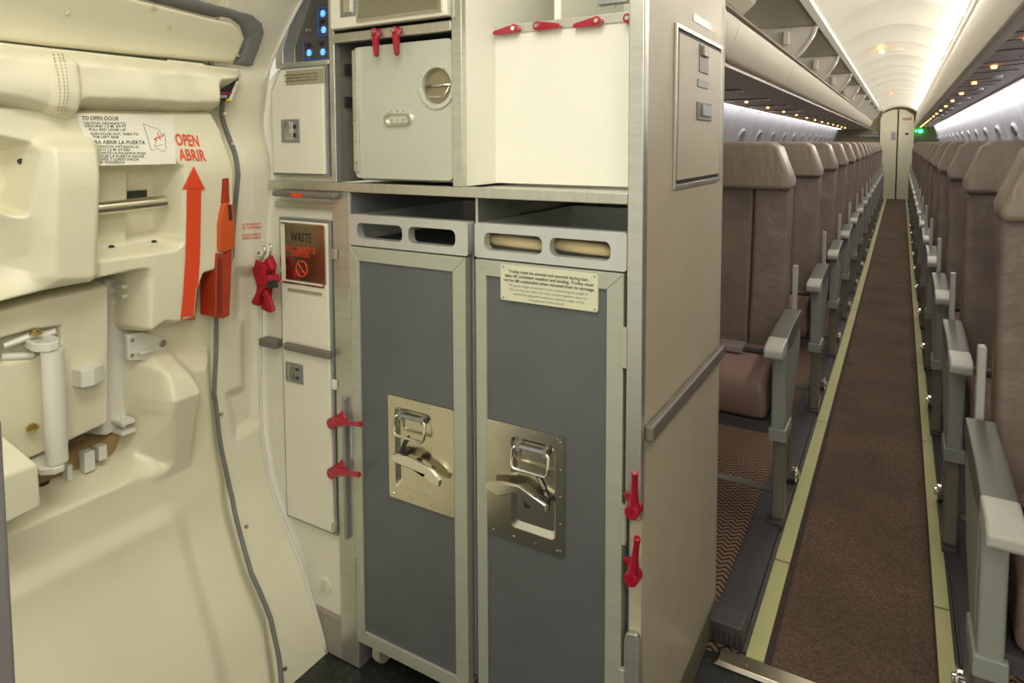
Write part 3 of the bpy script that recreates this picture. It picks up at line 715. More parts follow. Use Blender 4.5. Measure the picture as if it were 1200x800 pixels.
# ================================================================= SEATS
def seat_unit(name, edges, arms, aisle, base, label, group):
    """edges: list of (x0,x1) cushions; arms: x centres; aisle: index of the aisle arm"""
    t = Thing(name, (0, 0, 0), label, 'aircraft seat', group)
    for (x0, x1) in edges:
        mb = MB(); mb.prism([(.13, .335), (.10, .40), (.115, .465), (.19, .495), (.46, .485), (.48, .34)], 0, x0+.006, x1-.006)
        cu = t.part('seat_cushion', mb, leather_seat, bevel=.028, seg=4)
        def lean(z): return .44+(z-.42)*.11
        w_ = x1-x0; s = .30
        for nm, a, b in (('backrest', 0, 1),):
            mb = MB()
            for a, b, dy in ((0.0, .285, .0), (.29, .71, .012), (.715, 1.0, .0)):
                pr = [(lean(.40)+dy, .40), (lean(.60)-.008+dy, .60), (lean(.75)+.004+dy, .75), (lean(1.06)+dy, 1.06), (lean(1.06)+.07, 1.06), (lean(.40)+.08, .40)]
                mb.prism(pr, 0, x0+a*w_, x0+b*w_)
            bk = t.part('backrest', mb, leather, bevel=.014, seg=3)
        mb = MB(); yb = lean(1.03)
        xl, xr = x0-.004, x1+.004
        # head cover: wings wider at the bottom
        v = []
        for yy, k in ((yb-.035, 0), (yb+.10, 1)):
            v += [(xl, yy+.0, 1.035), (xr, yy+.0, 1.035), (xr+.0, yy+.004, 1.07), (xr-.045, yy+.02, 1.185), (xr-.075, yy+.025, 1.205), (xl+.075, yy+.025, 1.205), (xl+.045, yy+.02, 1.185), (xl, yy+.004, 1.07)]
        n = 8; mb.add(v, [tuple(range(8)), tuple(range(15, 7, -1))]+[(i, (i+1) % n, (i+1) % n+n, i+n) for i in range(n)])
        t.part('headrest', mb, leather_h, bevel=.016, seg=4)
        mb = MB(); xm = (x0+x1)/2
        mb.box(x0+.03, xm-.0, .31, .35, .490, .498); mb.box(xm+.02, x1-.02, .31, .35, .490, .498)
        bl = t.part('seat_belt', mb, mat('dark_webbing', (.04, .03, .035), .7))
        mb = MB(); xk = x1-.15 if x1 < 0 else x0+.12; mb.box(xk-.04, xk+.04, .27, .34, .496, .520); t.part('belt_buckle', mb, mat('buckle_metal', (.55, .50, .52), .25, .7), parent=bl, bevel=.004)
    for i, xa in enumerate(arms):
        ai = i == aisle
        mb = MB(); w2 = .026 if ai else .02
        mb.prism([(.09, .575), (.09, .612), (.20, .625), (.42, .632), (.44, .60), (.40, .575), (.2, .56)], 0, xa-w2, xa+w2); am = t.part('armrest', mb, armtop, bevel=.007, seg=3)
        mb = MB(); mb.prism([(0, .578), (0.0, .60), (.02, .612), (.10, .618), (.10, .572), (.02, .570)], 0, xa-w2-.001, xa+w2+.001); t.part('armrest_cap', mb, armlight, parent=am, bevel=.008, seg=3)
        if ai:
            mb = MB(); mb.prism([(.12, .575), (.42, .60), (.46, .585), (.45, .50), (.38, .40), (.28, .33), (.23, .305), (.12, .305)], 0, xa-.020, xa+.020)
            sh = t.part('side_shroud', mb, armgrey, bevel=.008, seg=3)
            sg = 1 if (xa > -.1) else -1
            mb = MB(); xo = xa-sg*.0215
            mb.prism([(.155, .56), (.36, .575), (.42, .55), (.40, .48), (.33, .40), (.25, .345), (.155, .345)], 0, xo, xo+sg*.003)
            t.part('shroud_inset', mb, mat('shroud_inset_grey', (.27, .27, .235), .45), parent=sh, bevel=.001)
            mb = MB(); mb.box(xa-.026, xa+.026, .115, .24, .285, .325); t.part('shroud_foot_cap', mb, armgrey, bevel=.004)
            mb = MB(); mb.box(xa-.008, xa+.008, .43, .455, .58, .78); t.part('shroud_strap', mb, armlight, bevel=.004)
    # floor frame: two leg assemblies
    lx = [arms[aisle]-(.012 if arms[aisle] > -.1 else -.012)*-1, ]
    xs_ = [arms[0], arms[-1]+.16*(1 if arms[0] < 0 else -1)]
    for xa in xs_:
        mb = MB(); mb.box(xa-.018, xa+.018, .155, .215, .02, .30); t.part('leg', mb, mat('leg_paint', (.24, .22, .18), .4, .3), bevel=.006)
        mb = MB(); mb.tube([(xa, .27, .30), (xa, .36, .20), (xa, .42, .06), (xa, .44, .015)], [.014, .012, .012, .018], 10); t.part('leg', mb, seatmetal, smooth=True)
        mb = MB(); mb.box(xa-.02, xa+.02, .13, .50, .0, .022); t.part('floor_fitting', mb, darktrim, bevel=.004)
        mb = MB(); mb.disc((xa-.022, .43, .05), (1, 0, 0), .028, .044, 16); mb.disc((xa-.030, .43, .05), (1, 0, 0), .014, .06, 12); t.part('track_bolt', mb, steel_b, bevel=.002)
    mb = MB(); mb.tube([(xs_[0], .185, .10), (xs_[-1], .185, .10)], .012, 10); mb.tube([(xs_[0], .40, .28), (xs_[-1], .40, .28)], .016, 10)
    t.part('cross_tube', mb, seatmetal, smooth=True)
    mb = MB(); mb.box(xs_[0], xs_[-1], .13, .46, .30, .335); t.part('seat_pan', mb, darktrim)
    return t.o
ROWS = [1.215+.893*k for k in range(16)]
ordw = ['first', 'second', 'third', 'fourth', 'fifth', 'sixth', 'seventh', 'eighth', 'ninth', 'tenth', 'eleventh', 'twelfth', 'thirteenth', 'fourteenth', 'fifteenth', 'sixteenth']
dbl = seat_unit('double_seat', [(-.765, -.330), (-1.215, -.800)], [-.302, -.782, -1.238], 0, None, 'x', 'double seats on the left of the aisle')
sgl = seat_unit('single_seat', [(.185, .615)], [.157, .635], 0, None, 'x', 'single seats on the right of the aisle')
for k in range(1, 16):
    o = dbl if k == 1 else copy_tree(dbl)
    o.location = (0, ROWS[k]-(.11 if k == 1 else .0), 0)
    o['label'] = 'brown leather double seat left of the aisle, '+('nearest, right behind the galley wall' if k == 1 else ordw[k-1]+' row back from the galley')
for k in range(0, 16):
    o = sgl if k == 0 else copy_tree(sgl)
    o.location = (0, ROWS[k], 0)
    o['label'] = 'brown leather single seat right of the aisle, '+('nearest, cut by the photo edge' if k == 0 else ordw[k]+' row from the front')

# ================================================================= GALLEY
XA, XP1, XP2, XD, XD2, XR0, XR = -1.375, -1.092, -1.040, -.762, -.738, -.397, -.369
ZC1 = 1.116; ZC0 = 1.096     # worktop bar
YB = 1.62
ga = Thing('galley_cabinet', (-.72, 1.3, 0), 'tall aircraft galley cabinet with aluminium frame and beige side wall', 'cabinet')
# side wall panel with chamfer-free foot, locker opening
LK = [S(790, 27), S(845, 55), S(845, 211), S(790, 222)]
mb = MB(); mb.prism([(Y0+.004, .0), (YB, .0), (YB, 1.97), (Y0+.004, 1.97)], 0, XR-.022, XR-.0002); ga.part('side_wall', mb, beige)
mb = MB(); mb.box(XR-.03, XR+.001, YB-.003, YB+.010, 0, 1.97); ga.part('wall_end_trim', mb, mat('beige_edge', (.46, .40, .28), .4), bevel=.003)
z_r = .70
mb = MB(); mb.prism([(Y0+.012, z_r-.016), (YB-.002, z_r-.016), (YB-.002, z_r+.013), (Y0+.012, z_r+.013)], 0, XR, XR+.016); ga.part('wall_bumper', mb, greyplastic, bevel=.005)
mb = MB(); mb.box(XR-.01, XR+.004, Y0+.01, YB, 0, .075); ga.part('kick_strip', mb, mat('olive_kick', (.15, .14, .09), .5), bevel=.002)
# side locker door
y0_, y1_ = 1.225, 1.585; zb_, zt_ = 1.113, 1.423
mb = MB(); mb.prism([(y0_, zb_), (y1_, zb_), (y1_, zt_), (y0_, zt_)], 0, XR, XR+.005, holes=[[(y0_+.008, zb_+.008), (y1_-.008, zb_+.008), (y1_-.008, zt_-.008), (y0_+.008, zt_-.008)]]); fr = ga.part('side_locker_frame', mb, alu, bevel=.001)
mb = MB(); mb.box(XR, XR+.0012, y0_+.008, y1_-.008, zb_+.008, zt_-.008); ga.part('side_locker_gap', mb, dark)
mb = MB(); mb.box(XR+.0012, XR+.006, y0_+.016, y1_-.014, zb_+.016, zt_-.016); sd_ = ga.part('side_locker_door', mb, beige, bevel=.002)
def side_box(nm, q0, q1, x0, x1, mt_, par, bv=.001):
    a, b = S(*q0), S(*q1); mb = MB(); mb.box(x0, x1, a[0], b[0], a[1], b[1]); return ga.part(nm, mb, mt_, parent=par, bevel=bv)
side_box('latch_plate', (816, 51), (826, 88), XR+.006, XR+.008, mat('latch_dull', (.22, .19, .15), .45, .4), sd_)
side_box('latch_lever', (818, 54), (824, 68), XR+.008, XR+.014, mat('latch_beige', (.36, .32, .25), .4, .3), sd_)
side_box('latch_label', (814, 92), (826, 105), XR+.006, XR+.008, mat('grey_label', (.30, .29, .25), .4), sd_)
side_box('latch_plate', (813, 119), (829, 142), XR+.006, XR+.009, mat('latch_dull', (.22, .19, .15), .45, .4), sd_)
side_box('latch_lever', (817, 123), (827, 137), XR+.009, XR+.013, alu_d, sd_)
side_box('small_plate', (812, 15), (832, 36), XR, XR+.001, mat('pale_plate', (.52, .47, .38), .3), None, 0)
# posts
def zc(px, py): return G(px, py)[1]
mb = MB(); foot = .337; nt_ = .548
poly = [(XR0, nt_), (XR, nt_), (XR, 1.97), (XR0, 1.97)]
mb.prism(poly, 1, Y0-.006, Y0+.018); ga.part('right_post', mb, alu, bevel=.003)
mb = MB(); mb.prism([(XR0, 0), (XR, 0), (XR, foot-.004), (XR-.004, foot+.008), (XR0+.004, foot+.004), (XR0, foot-.012)], 1, Y0-.008, Y0+.018); ga.part('right_post_foot', mb, alu, bevel=.004, seg=3)
mb = MB(); mb.box(XR0+.002, XR-.001, Y0+.008, Y0+.022, foot, nt_); ga.part('latch_recess', mb, alu_d)
mb = MB(); mb.box(XP1, XP2+.0, Y0, Y0+.02, 0, ZC0); mb.box(XP1, XP1+.016, Y0, Y0+.02, ZC1, 1.97); mb.box(XP2-.012, XP2, Y0, Y0+.02, ZC1-.001, ZC1) if False else None
ga.part('left_post', mb, alu, bevel=.002)
mb = MB(); mb.box(XP2-.006, XP2+.004, Y0+.002, 1.60, 0, ZC0-.001); ga.part('left_partition', mb, alu_d)
mb = MB(); mb.box(XD, XD2, Y0, Y0+.016, ZC1, 1.97); ga.part('centre_post', mb, alu, bevel=.002)
mb = MB(); mb.box(XD+.004, XD2, Y0+.016, 1.60, ZC1+.001, 1.96); ga.part('centre_partition', mb, whitew)
mb = MB(); mb.box(-.722, -.716, Y0+.02, 1.60, ZC0-.10, ZC0-.001); ga.part('cart_divider', mb, alu, bevel=.001)
# worktop bar and shelf
mb = MB(); mb.box(XA+.0, XR0, Y0-.004, Y0+.016, ZC0, ZC1); mb.box(XA, XR0, Y0+.016, 1.60, ZC1-.022, ZC1-.004); ga.part('worktop', mb, alu_h, bevel=.002)
# left column: two compartments behind the front frame
mb = MB()
mb.prism([(XA, 0), (XP1, 0), (XP1, ZC0), (XA, ZC0)], 1, Y0+.012, Y0+.03); mb.prism([(XA, ZC1), (XP1, ZC1), (XP1, 1.97), (-1.0, 1.97), (-1.10, 1.62), (XA+.10, 1.40)] if False else [(XA, ZC1), (XP1, ZC1), (XP1, 1.375), (-1.27, 1.375), (XA, 1.30)], 1, Y0+.012, Y0+.03)
ga.part('column_front', mb, panelw)
mb = MB(); mb.box(XA, XR, 1.60, YB, 0, 1.97); ga.part('back_panel', mb, mat('galley_back', (.45, .44, .38), .5))
mb = MB(); mb.box(XP1, XR0, Y0+.02, 1.60, 1.955, 1.97); ga.part('top_panel', mb, whitew)
mb = MB(); mb.box(XA, XP1, Y0+.0, 1.60, -.0, .095); ga.part('column_base', mb, mat('grey_base', (.30, .27, .22), .5), bevel=.002)
mb = MB(); mb.box(XP1+.003, XP1+.012, Y0+.02, 1.6, ZC1, 1.97); ga.part('inner_left_wall', mb, alu)
# ----- waste door
q = [G(326, 247), G(391, 252), G(393, 641), G(331, 616)]
wx0, wx1, wzt, wzb = -1.262, -1.094, 1.030, .300
wd = Thing('waste_cabinet_door', ((wx0+wx1)/2, Y0, wzb), 'tall narrow cream waste cabinet door with steel WASTE flap', 'cabinet door')
mb = MB(); mb.prism([(wx0, wzb), (wx1, wzb), (wx1, wzt), (wx0, wzt)], 1, Y0-.004, Y0+.010, holes=[[(wx0+.005, wzb+.005), (wx0+.005, wzt-.005), (wx1-.006, wzt-.005), (wx1-.006, wzb+.005)]]); wd.part('frame', mb, alu_d, bevel=.001)
mb = MB(); mb.box(wx0+.006, wx1-.008, Y0-.008, Y0+.010, wzb+.006, wzt-.006); wd.part('door_panel', mb, panelw, bevel=.003)
def grect(t, nm, q0, q1, ya, yb, mt_, bv=.001, parent=None, seg=2):
    a, b = G(*q0, ya), G(*q1, ya); mb = MB(); mb.box(a[0], b[0], Y0+ya, Y0+yb, a[1], b[1]); return t.part(nm, mb, mt_, bevel=bv, parent=parent, seg=seg)
fl_ = grect(wd, 'waste_flap', (333, 261), (382, 334), -.011, -.008, mat('mirror_steel', (.55, .48, .36), .22, 1), .002)
a, b = G(331, 259), G(384, 337)
mb = MB(); mb.prism([(a[0], b[1]), (b[0], b[1]), (b[0], a[1]), (a[0], a[1])], 1, Y0-.0105, Y0-.008, holes=[[(a[0]+.004, b[1]+.004), (a[0]+.004, a[1]-.004), (b[0]-.004, a[1]-.004), (b[0]-.004, b[1]+.004)]]); wd.part('flap_surround', mb, steel_b)
mb = MB(); aa = G(345, 281); bb = G(369, 273); text_rect(mb, 'WASTE', aa[0], bb[0], aa[1], bb[1], Y0-.0115); wd.part('waste_lettering', mb, black, parent=fl_)
mb = MB(); aa = G(340, 292); bb = G(374, 289); text_rect(mb, 'NO CIGARETTE', aa[0], bb[0], aa[1]-.0015, bb[1]-.002, Y0-.0115)
aa = G(347, 298); bb = G(368, 295); text_rect(mb, 'DISPOSAL', aa[0], bb[0], aa[1]-.0015, bb[1]-.0015, Y0-.0115)
cc = G(358, 314)
ring = [(cc[0]+.018*math.cos(a), Y0-.0115, cc[1]+.018*math.sin(a)) for a in np.linspace(0, 2*math.pi, 25)]
mb.tube(ring, .0013, 5); mb.tube([(cc[0]-.012, Y0-.0115, cc[1]+.012), (cc[0]+.012, Y0-.0115, cc[1]-.012)], .0013, 5)
wd.part('red_warning_print', mb, redmark, parent=fl_)
mb = MB(); mb.box(cc[0]-.010, cc[0]+.006, Y0-.012, Y0-.0112, cc[1]-.002, cc[1]+.001); wd.part('cigarette_symbol', mb, black, parent=fl_)
grect(wd, 'small_label', (337, 337), (377, 347), -.0095, -.008, mat('khaki_label', (.35, .31, .20), .5), 0)
grect(wd, 'bumper_strip', (331, 401), (385, 422), -.022, -.008, greyplastic, .005)
lt = grect(wd, 'latch_plate', (334, 423), (355, 451), -.0105, -.008, alu_d, .002)
grect(wd, 'latch_lever', (337, 427), (343, 447), -.016, -.010, steel_b, .001, lt); 
for yy in (431, 441): grect(wd, 'latch_slot', (346, yy), (350, yy+4), -.0112, -.0104, dark, 0, lt)
for yy in (292, 445, 612): grect(wd, 'hinge', (388, yy), (393, yy+12), -.010, -.003, alu if yy != 445 else whitemetal, .001)
# grey pull bar above and small parts on column
grect(ga, 'grey_pull_bar', (318, 223), (391, 234), -.024, -.002, greyplastic, .005, seg=3)
grect(ga, 'red_pull_label', (341, 226), (354, 231), -.0248, -.0235, redmark, 0)
grect(ga, 'header_plate', (322, 235), (391, 246), -.001, .012, alu_h, 0)
grect(ga, 'wall_bumper_stub', (302, 396), (322, 410), -.018, .012, greyplastic, .005)
mb = MB(); c = G(377, 688); mb.prism(circ(*c, .0185, .0185), 1, Y0+.008, Y0+.013); vt = ga.part('round_vent', mb, panelw, bevel=.002)
mb = MB()
for dx in (-.007, 0, .007): mb.box(c[0]+dx-.0015, c[0]+dx+.0015, Y0+.004, Y0+.009, c[1]-.014, c[1]+.014)
ga.part('vent_bar', mb, panelw, parent=vt)
# ----- small locker above (chamfered corner)
sl = Thing('storage_locker', (-1.18, Y0, ZC1), 'small cream locker door with chamfered corner and recessed latch', 'locker')
x0, x1, zb, zt = -1.275, -1.095, 1.128, 1.376
P = [(x0, zb), (x1, zb), (x1, zt), (x0+.035, zt), (x0, zt-.050)]
Pi = [(x0+.004, zb+.004), (x1-.005, zb+.004), (x1-.005, zt-.004), (x0+.0365, zt-.004), (x0+.004, zt-.0515)]
mb = MB(); mb.prism(P, 1, Y0-.005, Y0+.012, holes=[Pi]); sl.part('frame', mb, alu_d)
mb = MB(); mb.prism([(x0+.005, zb+.005), (x1-.007, zb+.005), (x1-.007, zt-.005), (x0+.037, zt-.005), (x0+.005, zt-.052)], 1, Y0-.010, Y0+.008); sl.part('door_panel', mb, panelw, bevel=.003)
lb = grect(sl, 'label', (335, 83), (379, 97), -.0115, -.010, mat('khaki_label', (.35, .31, .20), .5), 0)
mb = MB()
for k, s in enumerate(['MAXIMUM LOAD FOR THIS', 'COMPARTMENT 5 KG 11 LBS', 'SECURE DOOR IN FLIGHT']):
    aa = G(338, 87.5+k*3.6); bb = G(377, 85.2+k*3.6); text_rect(mb, s, aa[0], bb[0], bb[1]-.0035, bb[1], Y0-.012)
sl.part('lettering', mb, black, parent=lb)
lt = grect(sl, 'latch_plate', (329, 140), (351, 167), -.0125, -.010, alu_d, .002)
grect(sl, 'latch_lever', (333, 143), (340, 164), -.018, -.012, steel_b, .001, lt)
for yy in (146, 156): grect(sl, 'latch_slot', (343, yy), (347, yy+5), -.0132, -.0124, dark, 0, lt)
# ----- triangular light control panel
cp = Thing('control_panel', (-1.13, Y0, 1.39), 'dark triangular switch panel with blue lit buttons above the small locker', 'control panel')
T = [G(343, 74), G(386, 71), G(386, -60), G(372, -30), G(343, 55)]
T = [(-1.232, 1.385), (-1.095, 1.385), (-1.095, 1.70), (-1.10, 1.66), (-1.232, 1.42)]
mb = MB(); mb.prism([(-1.232, 1.385), (-1.095, 1.385), (-1.095, 1.68), (-1.232, 1.425)], 1, Y0+.03, Y0+.034); cp.part('panel', mb, mat('dark_switch_panel', (.07, .065, .06), .4))
mb = MB(); mb.prism([(-1.262, 1.376), (-1.092, 1.376), (-1.092, 1.387), (-1.236, 1.387), (-1.236, 1.424), (-1.092, 1.69), (-1.092, 1.74), (-1.262, 1.425)], 1, Y0-.002, Y0+.034); cp.part('bezel', mb, alu, bevel=.002)
def btn(px, py):
    c = G(px, py, .03); y = Y0+.028
    mb = MB()
    for k in range(8):
        a = k*math.pi/4; mb.tube([(c[0], y, c[1]), (c[0]+.0075*math.cos(a), y, c[1]+.0075*math.sin(a))], .0017, 5)
    mb.disc((c[0], y+.001, c[1]), (0, -1, 0), .0035, .002, 12); cp.part('blue_button', mb, blue_e)
for q in ((363, 62), (379, 61), (379, 16), (380, 35)): btn(*q)
mb = MB()
def frame_line(px): 
    for a, b in zip(px[:-1], px[1:]):
        a, b = G(*a, .03), G(*b, .03); mb.tube([(a[0], Y0+.0285, a[1]), (b[0], Y0+.0285, b[1])], .0016, 5)
frame_line([(356, 48), (357, 70), (386, 69)]); cp.part('blue_outline', mb, bluep)
mb = MB(); frame_line([(386, 9), (373, 10), (374, 43), (384, 42)]); cp.part('blue_outline', mb, bluep)
for q in ((363, 53), (378, 51), (379, 25), (363, 36)):
    c = G(*q, .03); mb = MB(); mb.disc((c[0], Y0+.030, c[1]), (0, -1, 0), .005, .010, 14, .004); cp.part('knob', mb, gasket if q[1] != 36 else alu_d)
# ----- upper centre locker with mirror
ul = Thing('overhead_locker', (-.915, Y0, 1.445), 'upper galley locker door with dark mirror window above the metal container', 'locker')
mb = MB(); mb.box(-1.072, XD, Y0-.014, Y0+.006, 1.447, 1.80); ul.part('door_panel', mb, panelw, bevel=.003)
mb = MB(); mb.box(-.985, -.778, Y0-.018, Y0-.0142, 1.462, 1.79); mr = ul.part('mirror_window', mb, mat('tinted_mirror', (.48, .46, .36), .12, .9), bevel=.001)
mb = MB(); a = (-.988, -.774, 1.459, 1.793)
mb.prism([(a[0]-.003, a[2]-.003), (a[1]+.003, a[2]-.003), (a[1]+.003, a[3]+.003), (a[0]-.003, a[3]+.003)], 1, Y0-.020, Y0-.014, holes=[[(a[0]+.002, a[2]+.002), (a[0]+.002, a[3]-.002), (a[1]-.002, a[3]-.002), (a[1]-.002, a[2]+.002)]]); ul.part('window_frame', mb, steel_b)
lt = grect(ul, 'latch_plate', (398, -4), (424, 17), -.0165, -.014, alu_d, .002); grect(ul, 'latch_lever', (402, -2), (410, 14), -.022, -.016, steel_b, .001, lt)
grect(ul, 'hinge', (528, -8), (532, 20), -.016, -.010, alu, .001)
mb = MB(); mb.box(-1.092+.016, XD, Y0-.002, Y0+.014, 1.420, 1.440); ga.part('upper_bar', mb, alu_h, bevel=.002)
mb = MB(); mb.box(-1.076, XD, Y0+.014, 1.60, 1.428, 1.438); ga.part('upper_shelf', mb, alu_d)
# right compartment filler: inner white panel, rail, latches
YP = 1.19
mb = MB(); mb.box(XD2, XR0+.02, YP, YP+.012, ZC1+.002, 1.430); ga.part('white_liner_panel', mb, whitew)
mb = MB(); mb.box(XR0-.002, XR0+.006, Y0+.018, 1.6, ZC1, 1.95); ga.part('inner_right_wall', mb, whitew)
mb = MB(); mb.box(XD2+.0, XR0, YP-.004, YP, 1.426, 1.444); ga.part('latch_rail', mb, alu, bevel=.001)
mb = MB(); mb.box(XD2, XR0, 1.57, 1.595, ZC1, 1.95); ga.part('compartment_back', mb, whitew)
mb = MB(); mb.box(-.615, -.60, YP+.03, 1.57, 1.40, 1.95); ga.part('inner_bracket_wall', mb, whitew)
mb = MB()
for k in range(3):
    pts = []
    for i in range(12):
        t = i/11; pts.append((-.56+.14*t, 1.40+.01*k, 1.50+.018*k+.022*math.sin(t*9+k*1.3)))
    mb.tube(pts, .003, 6)
ga.part('wire_loom', mb, mat('pale_cable', (.55, .54, .38), .5))
mb = MB(); mb.prism([(-.53, 1.475), (-.47, 1.475), (-.53, 1.505)], 1, 1.24, 1.26); ga.part('dark_wedge', mb, alu_d)
def turn_latch(t, cx, y, cz, ang, L=.045, rr=.010, axis=(0, -1, 0), steelcap=True):
    """quarter-turn retainer: round boss with tapered red lever, seen front-on; ang in degrees from +x in the xz plane"""
    d = Vector((math.cos(math.radians(ang)), 0, math.sin(math.radians(ang)))); c = Vector((cx, y, cz))
    mb = MB(); mb.disc(c, axis, rr, .016, 18, rr*.9); n = Vector((-d.z, 0, d.x))
    P = [c+n*rr*.95, c-n*rr*.95, c+d*L*.9-n*rr*.45, c+d*L+n*0, c+d*L*.9+n*rr*.45]
    f = [p+Vector((0, -.014, 0)) for p in P]; bk = [p+Vector((0, -.003, 0)) for p in P]
    mb.add(f+bk, [tuple(range(5)), tuple(range(9, 4, -1))]+[(i, (i+1) % 5, (i+1) % 5+5, i+5) for i in range(5)])
    o = t.part('turn_latch', mb, red, bevel=.002, seg=2)
    mb = MB(); mb.disc(c+Vector((0, -.016, 0)), axis, rr*.42, .002, 12); t.part('latch_rivet', mb, steel_b if steelcap else red, parent=o)
    return o
for q in ((437, 37), (461, 35)):
    c = G(*q, -.02); turn_latch(ga, c[0], Y0-.004, c[1], -88, .052, .0085)
for q, ang in (((604, 34), 186), ((631, 31), -4), ((701, 25), 186), ((737, 22), 0)):
    p = hit(*q, 1, YP-.01); turn_latch(ga, p.x, YP-.004, p.z, ang, .052 if ang else .02, .010)
# latches on posts: seen with axis sideways, lever curving
def big_latch(px, py, tipx, tipy):
    c = hit(px, py, 1, Y0-.02); tp = hit(tipx, tipy, 1, Y0-.035)
    mb = MB(); mb.disc(Vector((c.x, Y0-.004, c.z)), (0, -1, 0), .0135, .026, 20, .0125)
    c2 = Vector((c.x, Y0-.018, c.z)); d = tp-c2
    mid = c2+d*.5
    mb.tube([c2, c2+d*.25, mid, c2+d*.85, tp], [.012, .009, .006, .0052, .0062], 12)
    n = d.normalized().cross(Vector((0, 1, 0))); s = 1 if n.z > 0 or (abs(n.z) < .3 and n.x > 0) else -1
    w_ = c2+n*s*.025+d*.25
    mb.add([c2+n*s*.004, w_+Vector((0, .008, 0)), c2+d*.45, c2+n*s*.004+Vector((0, .012, 0)), w_+Vector((0, .014, 0)), c2+d*.45+Vector((0, .01, 0))], [(0, 1, 2), (5, 4, 3), (0, 3, 4, 1), (1, 4, 5, 2), (2, 5, 3, 0)])
    o = ga.part('turn_latch', mb, red, bevel=.0012)
    mb = MB(); mb.disc(Vector((c.x, Y0-.028, c.z)), (0, -1, 0), .006, .002, 14); ga.part('latch_rivet', mb, mat('red_cap', (.6, .03, .04), .3), parent=o)
big_latch(391, 495, 423, 497); big_latch(391, 553, 421, 556)
big_latch(742, 598, 744, 553); big_latch(741, 676, 747, 630)
mb = MB(); a = G(404, 464); b = G(411, 630); mb.box(a[0], b[0], Y0-.012, Y0+.0, b[1], a[1]); ga.part('latch_backplate', mb, alu_d, bevel=.003)

# ----- metal container in the bay
ctn = Thing('galley_container', (-.90, Y0+.02, ZC1), 'pale green-grey metal container door with round recessed handle', 'container')
cx0, cx1, cz0, cz1 = -1.032, -.765, 1.121, 1.412
mb = MB(); mb.box(cx0, cx1, Y0+.032, 1.55, cz0, cz1); ctn.part('body', mb, mat('container_grey', (.50, .52, .43), .35, .25), bevel=.004)
cg = mat('container_door_grey', (.56, .58, .50), .33, .25, noise=.03, nscale=6)
hc = G(513, 101, .012)
mb = MB(); mb.prism(rrect(cx0+.004, cx1-.002, cz0+.006, cz1-.004, .012), 1, Y0+.010, Y0+.032, holes=[list(reversed(circ(hc[0], hc[1], .036, .036)))]); ctn.part('door_panel', mb, cg)
mb = MB(); mb.box(cx0+.004, cx0+.018, Y0+.004, Y0+.010, cz0+.02, cz1-.01); hg = ctn.part('hinge_strip', mb, alu, bevel=.001)
for k in range(6):
    mb = MB(); mb.disc((cx0+.011, Y0+.004, cz0+.04+k*.045), (0, -1, 0), .0028, .002, 8, .0015); ctn.part('rivet', mb, steel_b, parent=hg)
R_ = [rr for rr in circ(hc[0], hc[1], .046, .046, 32)]
mb = MB(); mb.prism(R_, 1, Y0+.006, Y0+.011, holes=[list(reversed(circ(hc[0], hc[1], .0365, .0365, 32)))]); rg = ctn.part('handle_ring', mb, cg, bevel=.0015)
for k in range(8):
    a = k*math.pi/4+.2; mb = MB(); mb.disc((hc[0]+.0415*math.cos(a), Y0+.006, hc[1]+.0415*math.sin(a)), (0, -1, 0), .0022, .0015, 8); ctn.part('rivet', mb, steel_b, parent=rg)
mb = MB(); mb.prism(circ(hc[0], hc[1], .036, .036, 32), 1, Y0+.018, Y0+.022); pn = ctn.part('handle_pan', mb, mat('brown_steel', (.34, .29, .19), .35, .6))
mb = MB(); mb.tube([(hc[0]-.032, Y0+.014, hc[1]+.002), (hc[0]+.032, Y0+.014, hc[1]+.002)], .003, 8)
mb.tube([(hc[0]-.030, Y0+.012, hc[1]), (hc[0]-.024, Y0+.008, hc[1]-.020), (hc[0]+.018, Y0+.008, hc[1]-.022), (hc[0]+.030, Y0+.012, hc[1])], .0022, 8); ctn.part('ring_handle', mb, steel_b, smooth=True)
hc2 = G(467, 139, .01)
mb = MB(); mb.prism(rrect(hc2[0]-.036, hc2[0]+.036, hc2[1]-.015, hc2[1]+.012, .012, 5), 1, Y0+.004, Y0+.010, holes=[list(reversed(rrect(hc2[0]-.031, hc2[0]+.031, hc2[1]-.011, hc2[1]+.008, .009, 5)))]); ph = ctn.part('pull_handle', mb, steel_b)
mb = MB(); mb.box(hc2[0]-.022, hc2[0]+.022, Y0+.007, Y0+.010, hc2[1]-.009, hc2[1]+.020); ctn.part('handle_bracket', mb, cg, parent=ph, bevel=.001)
for dx in (-.016, 0, .016):
    for dz in (-.003, .016):
        mb = MB(); mb.disc((hc2[0]+dx, Y0+.007, hc2[1]+dz), (0, -1, 0), .0022, .002, 8, .001); ctn.part('rivet', mb, steel_b, parent=ph)
for yy in (82, 120):
    mb = MB(); a = hit(402, yy, 1, Y0+.04); mb.box(-1.077, -1.072, Y0+.03, Y0+.05, a.z-.012, a.z+.012); ga.part('bay_stop', mb, dark)

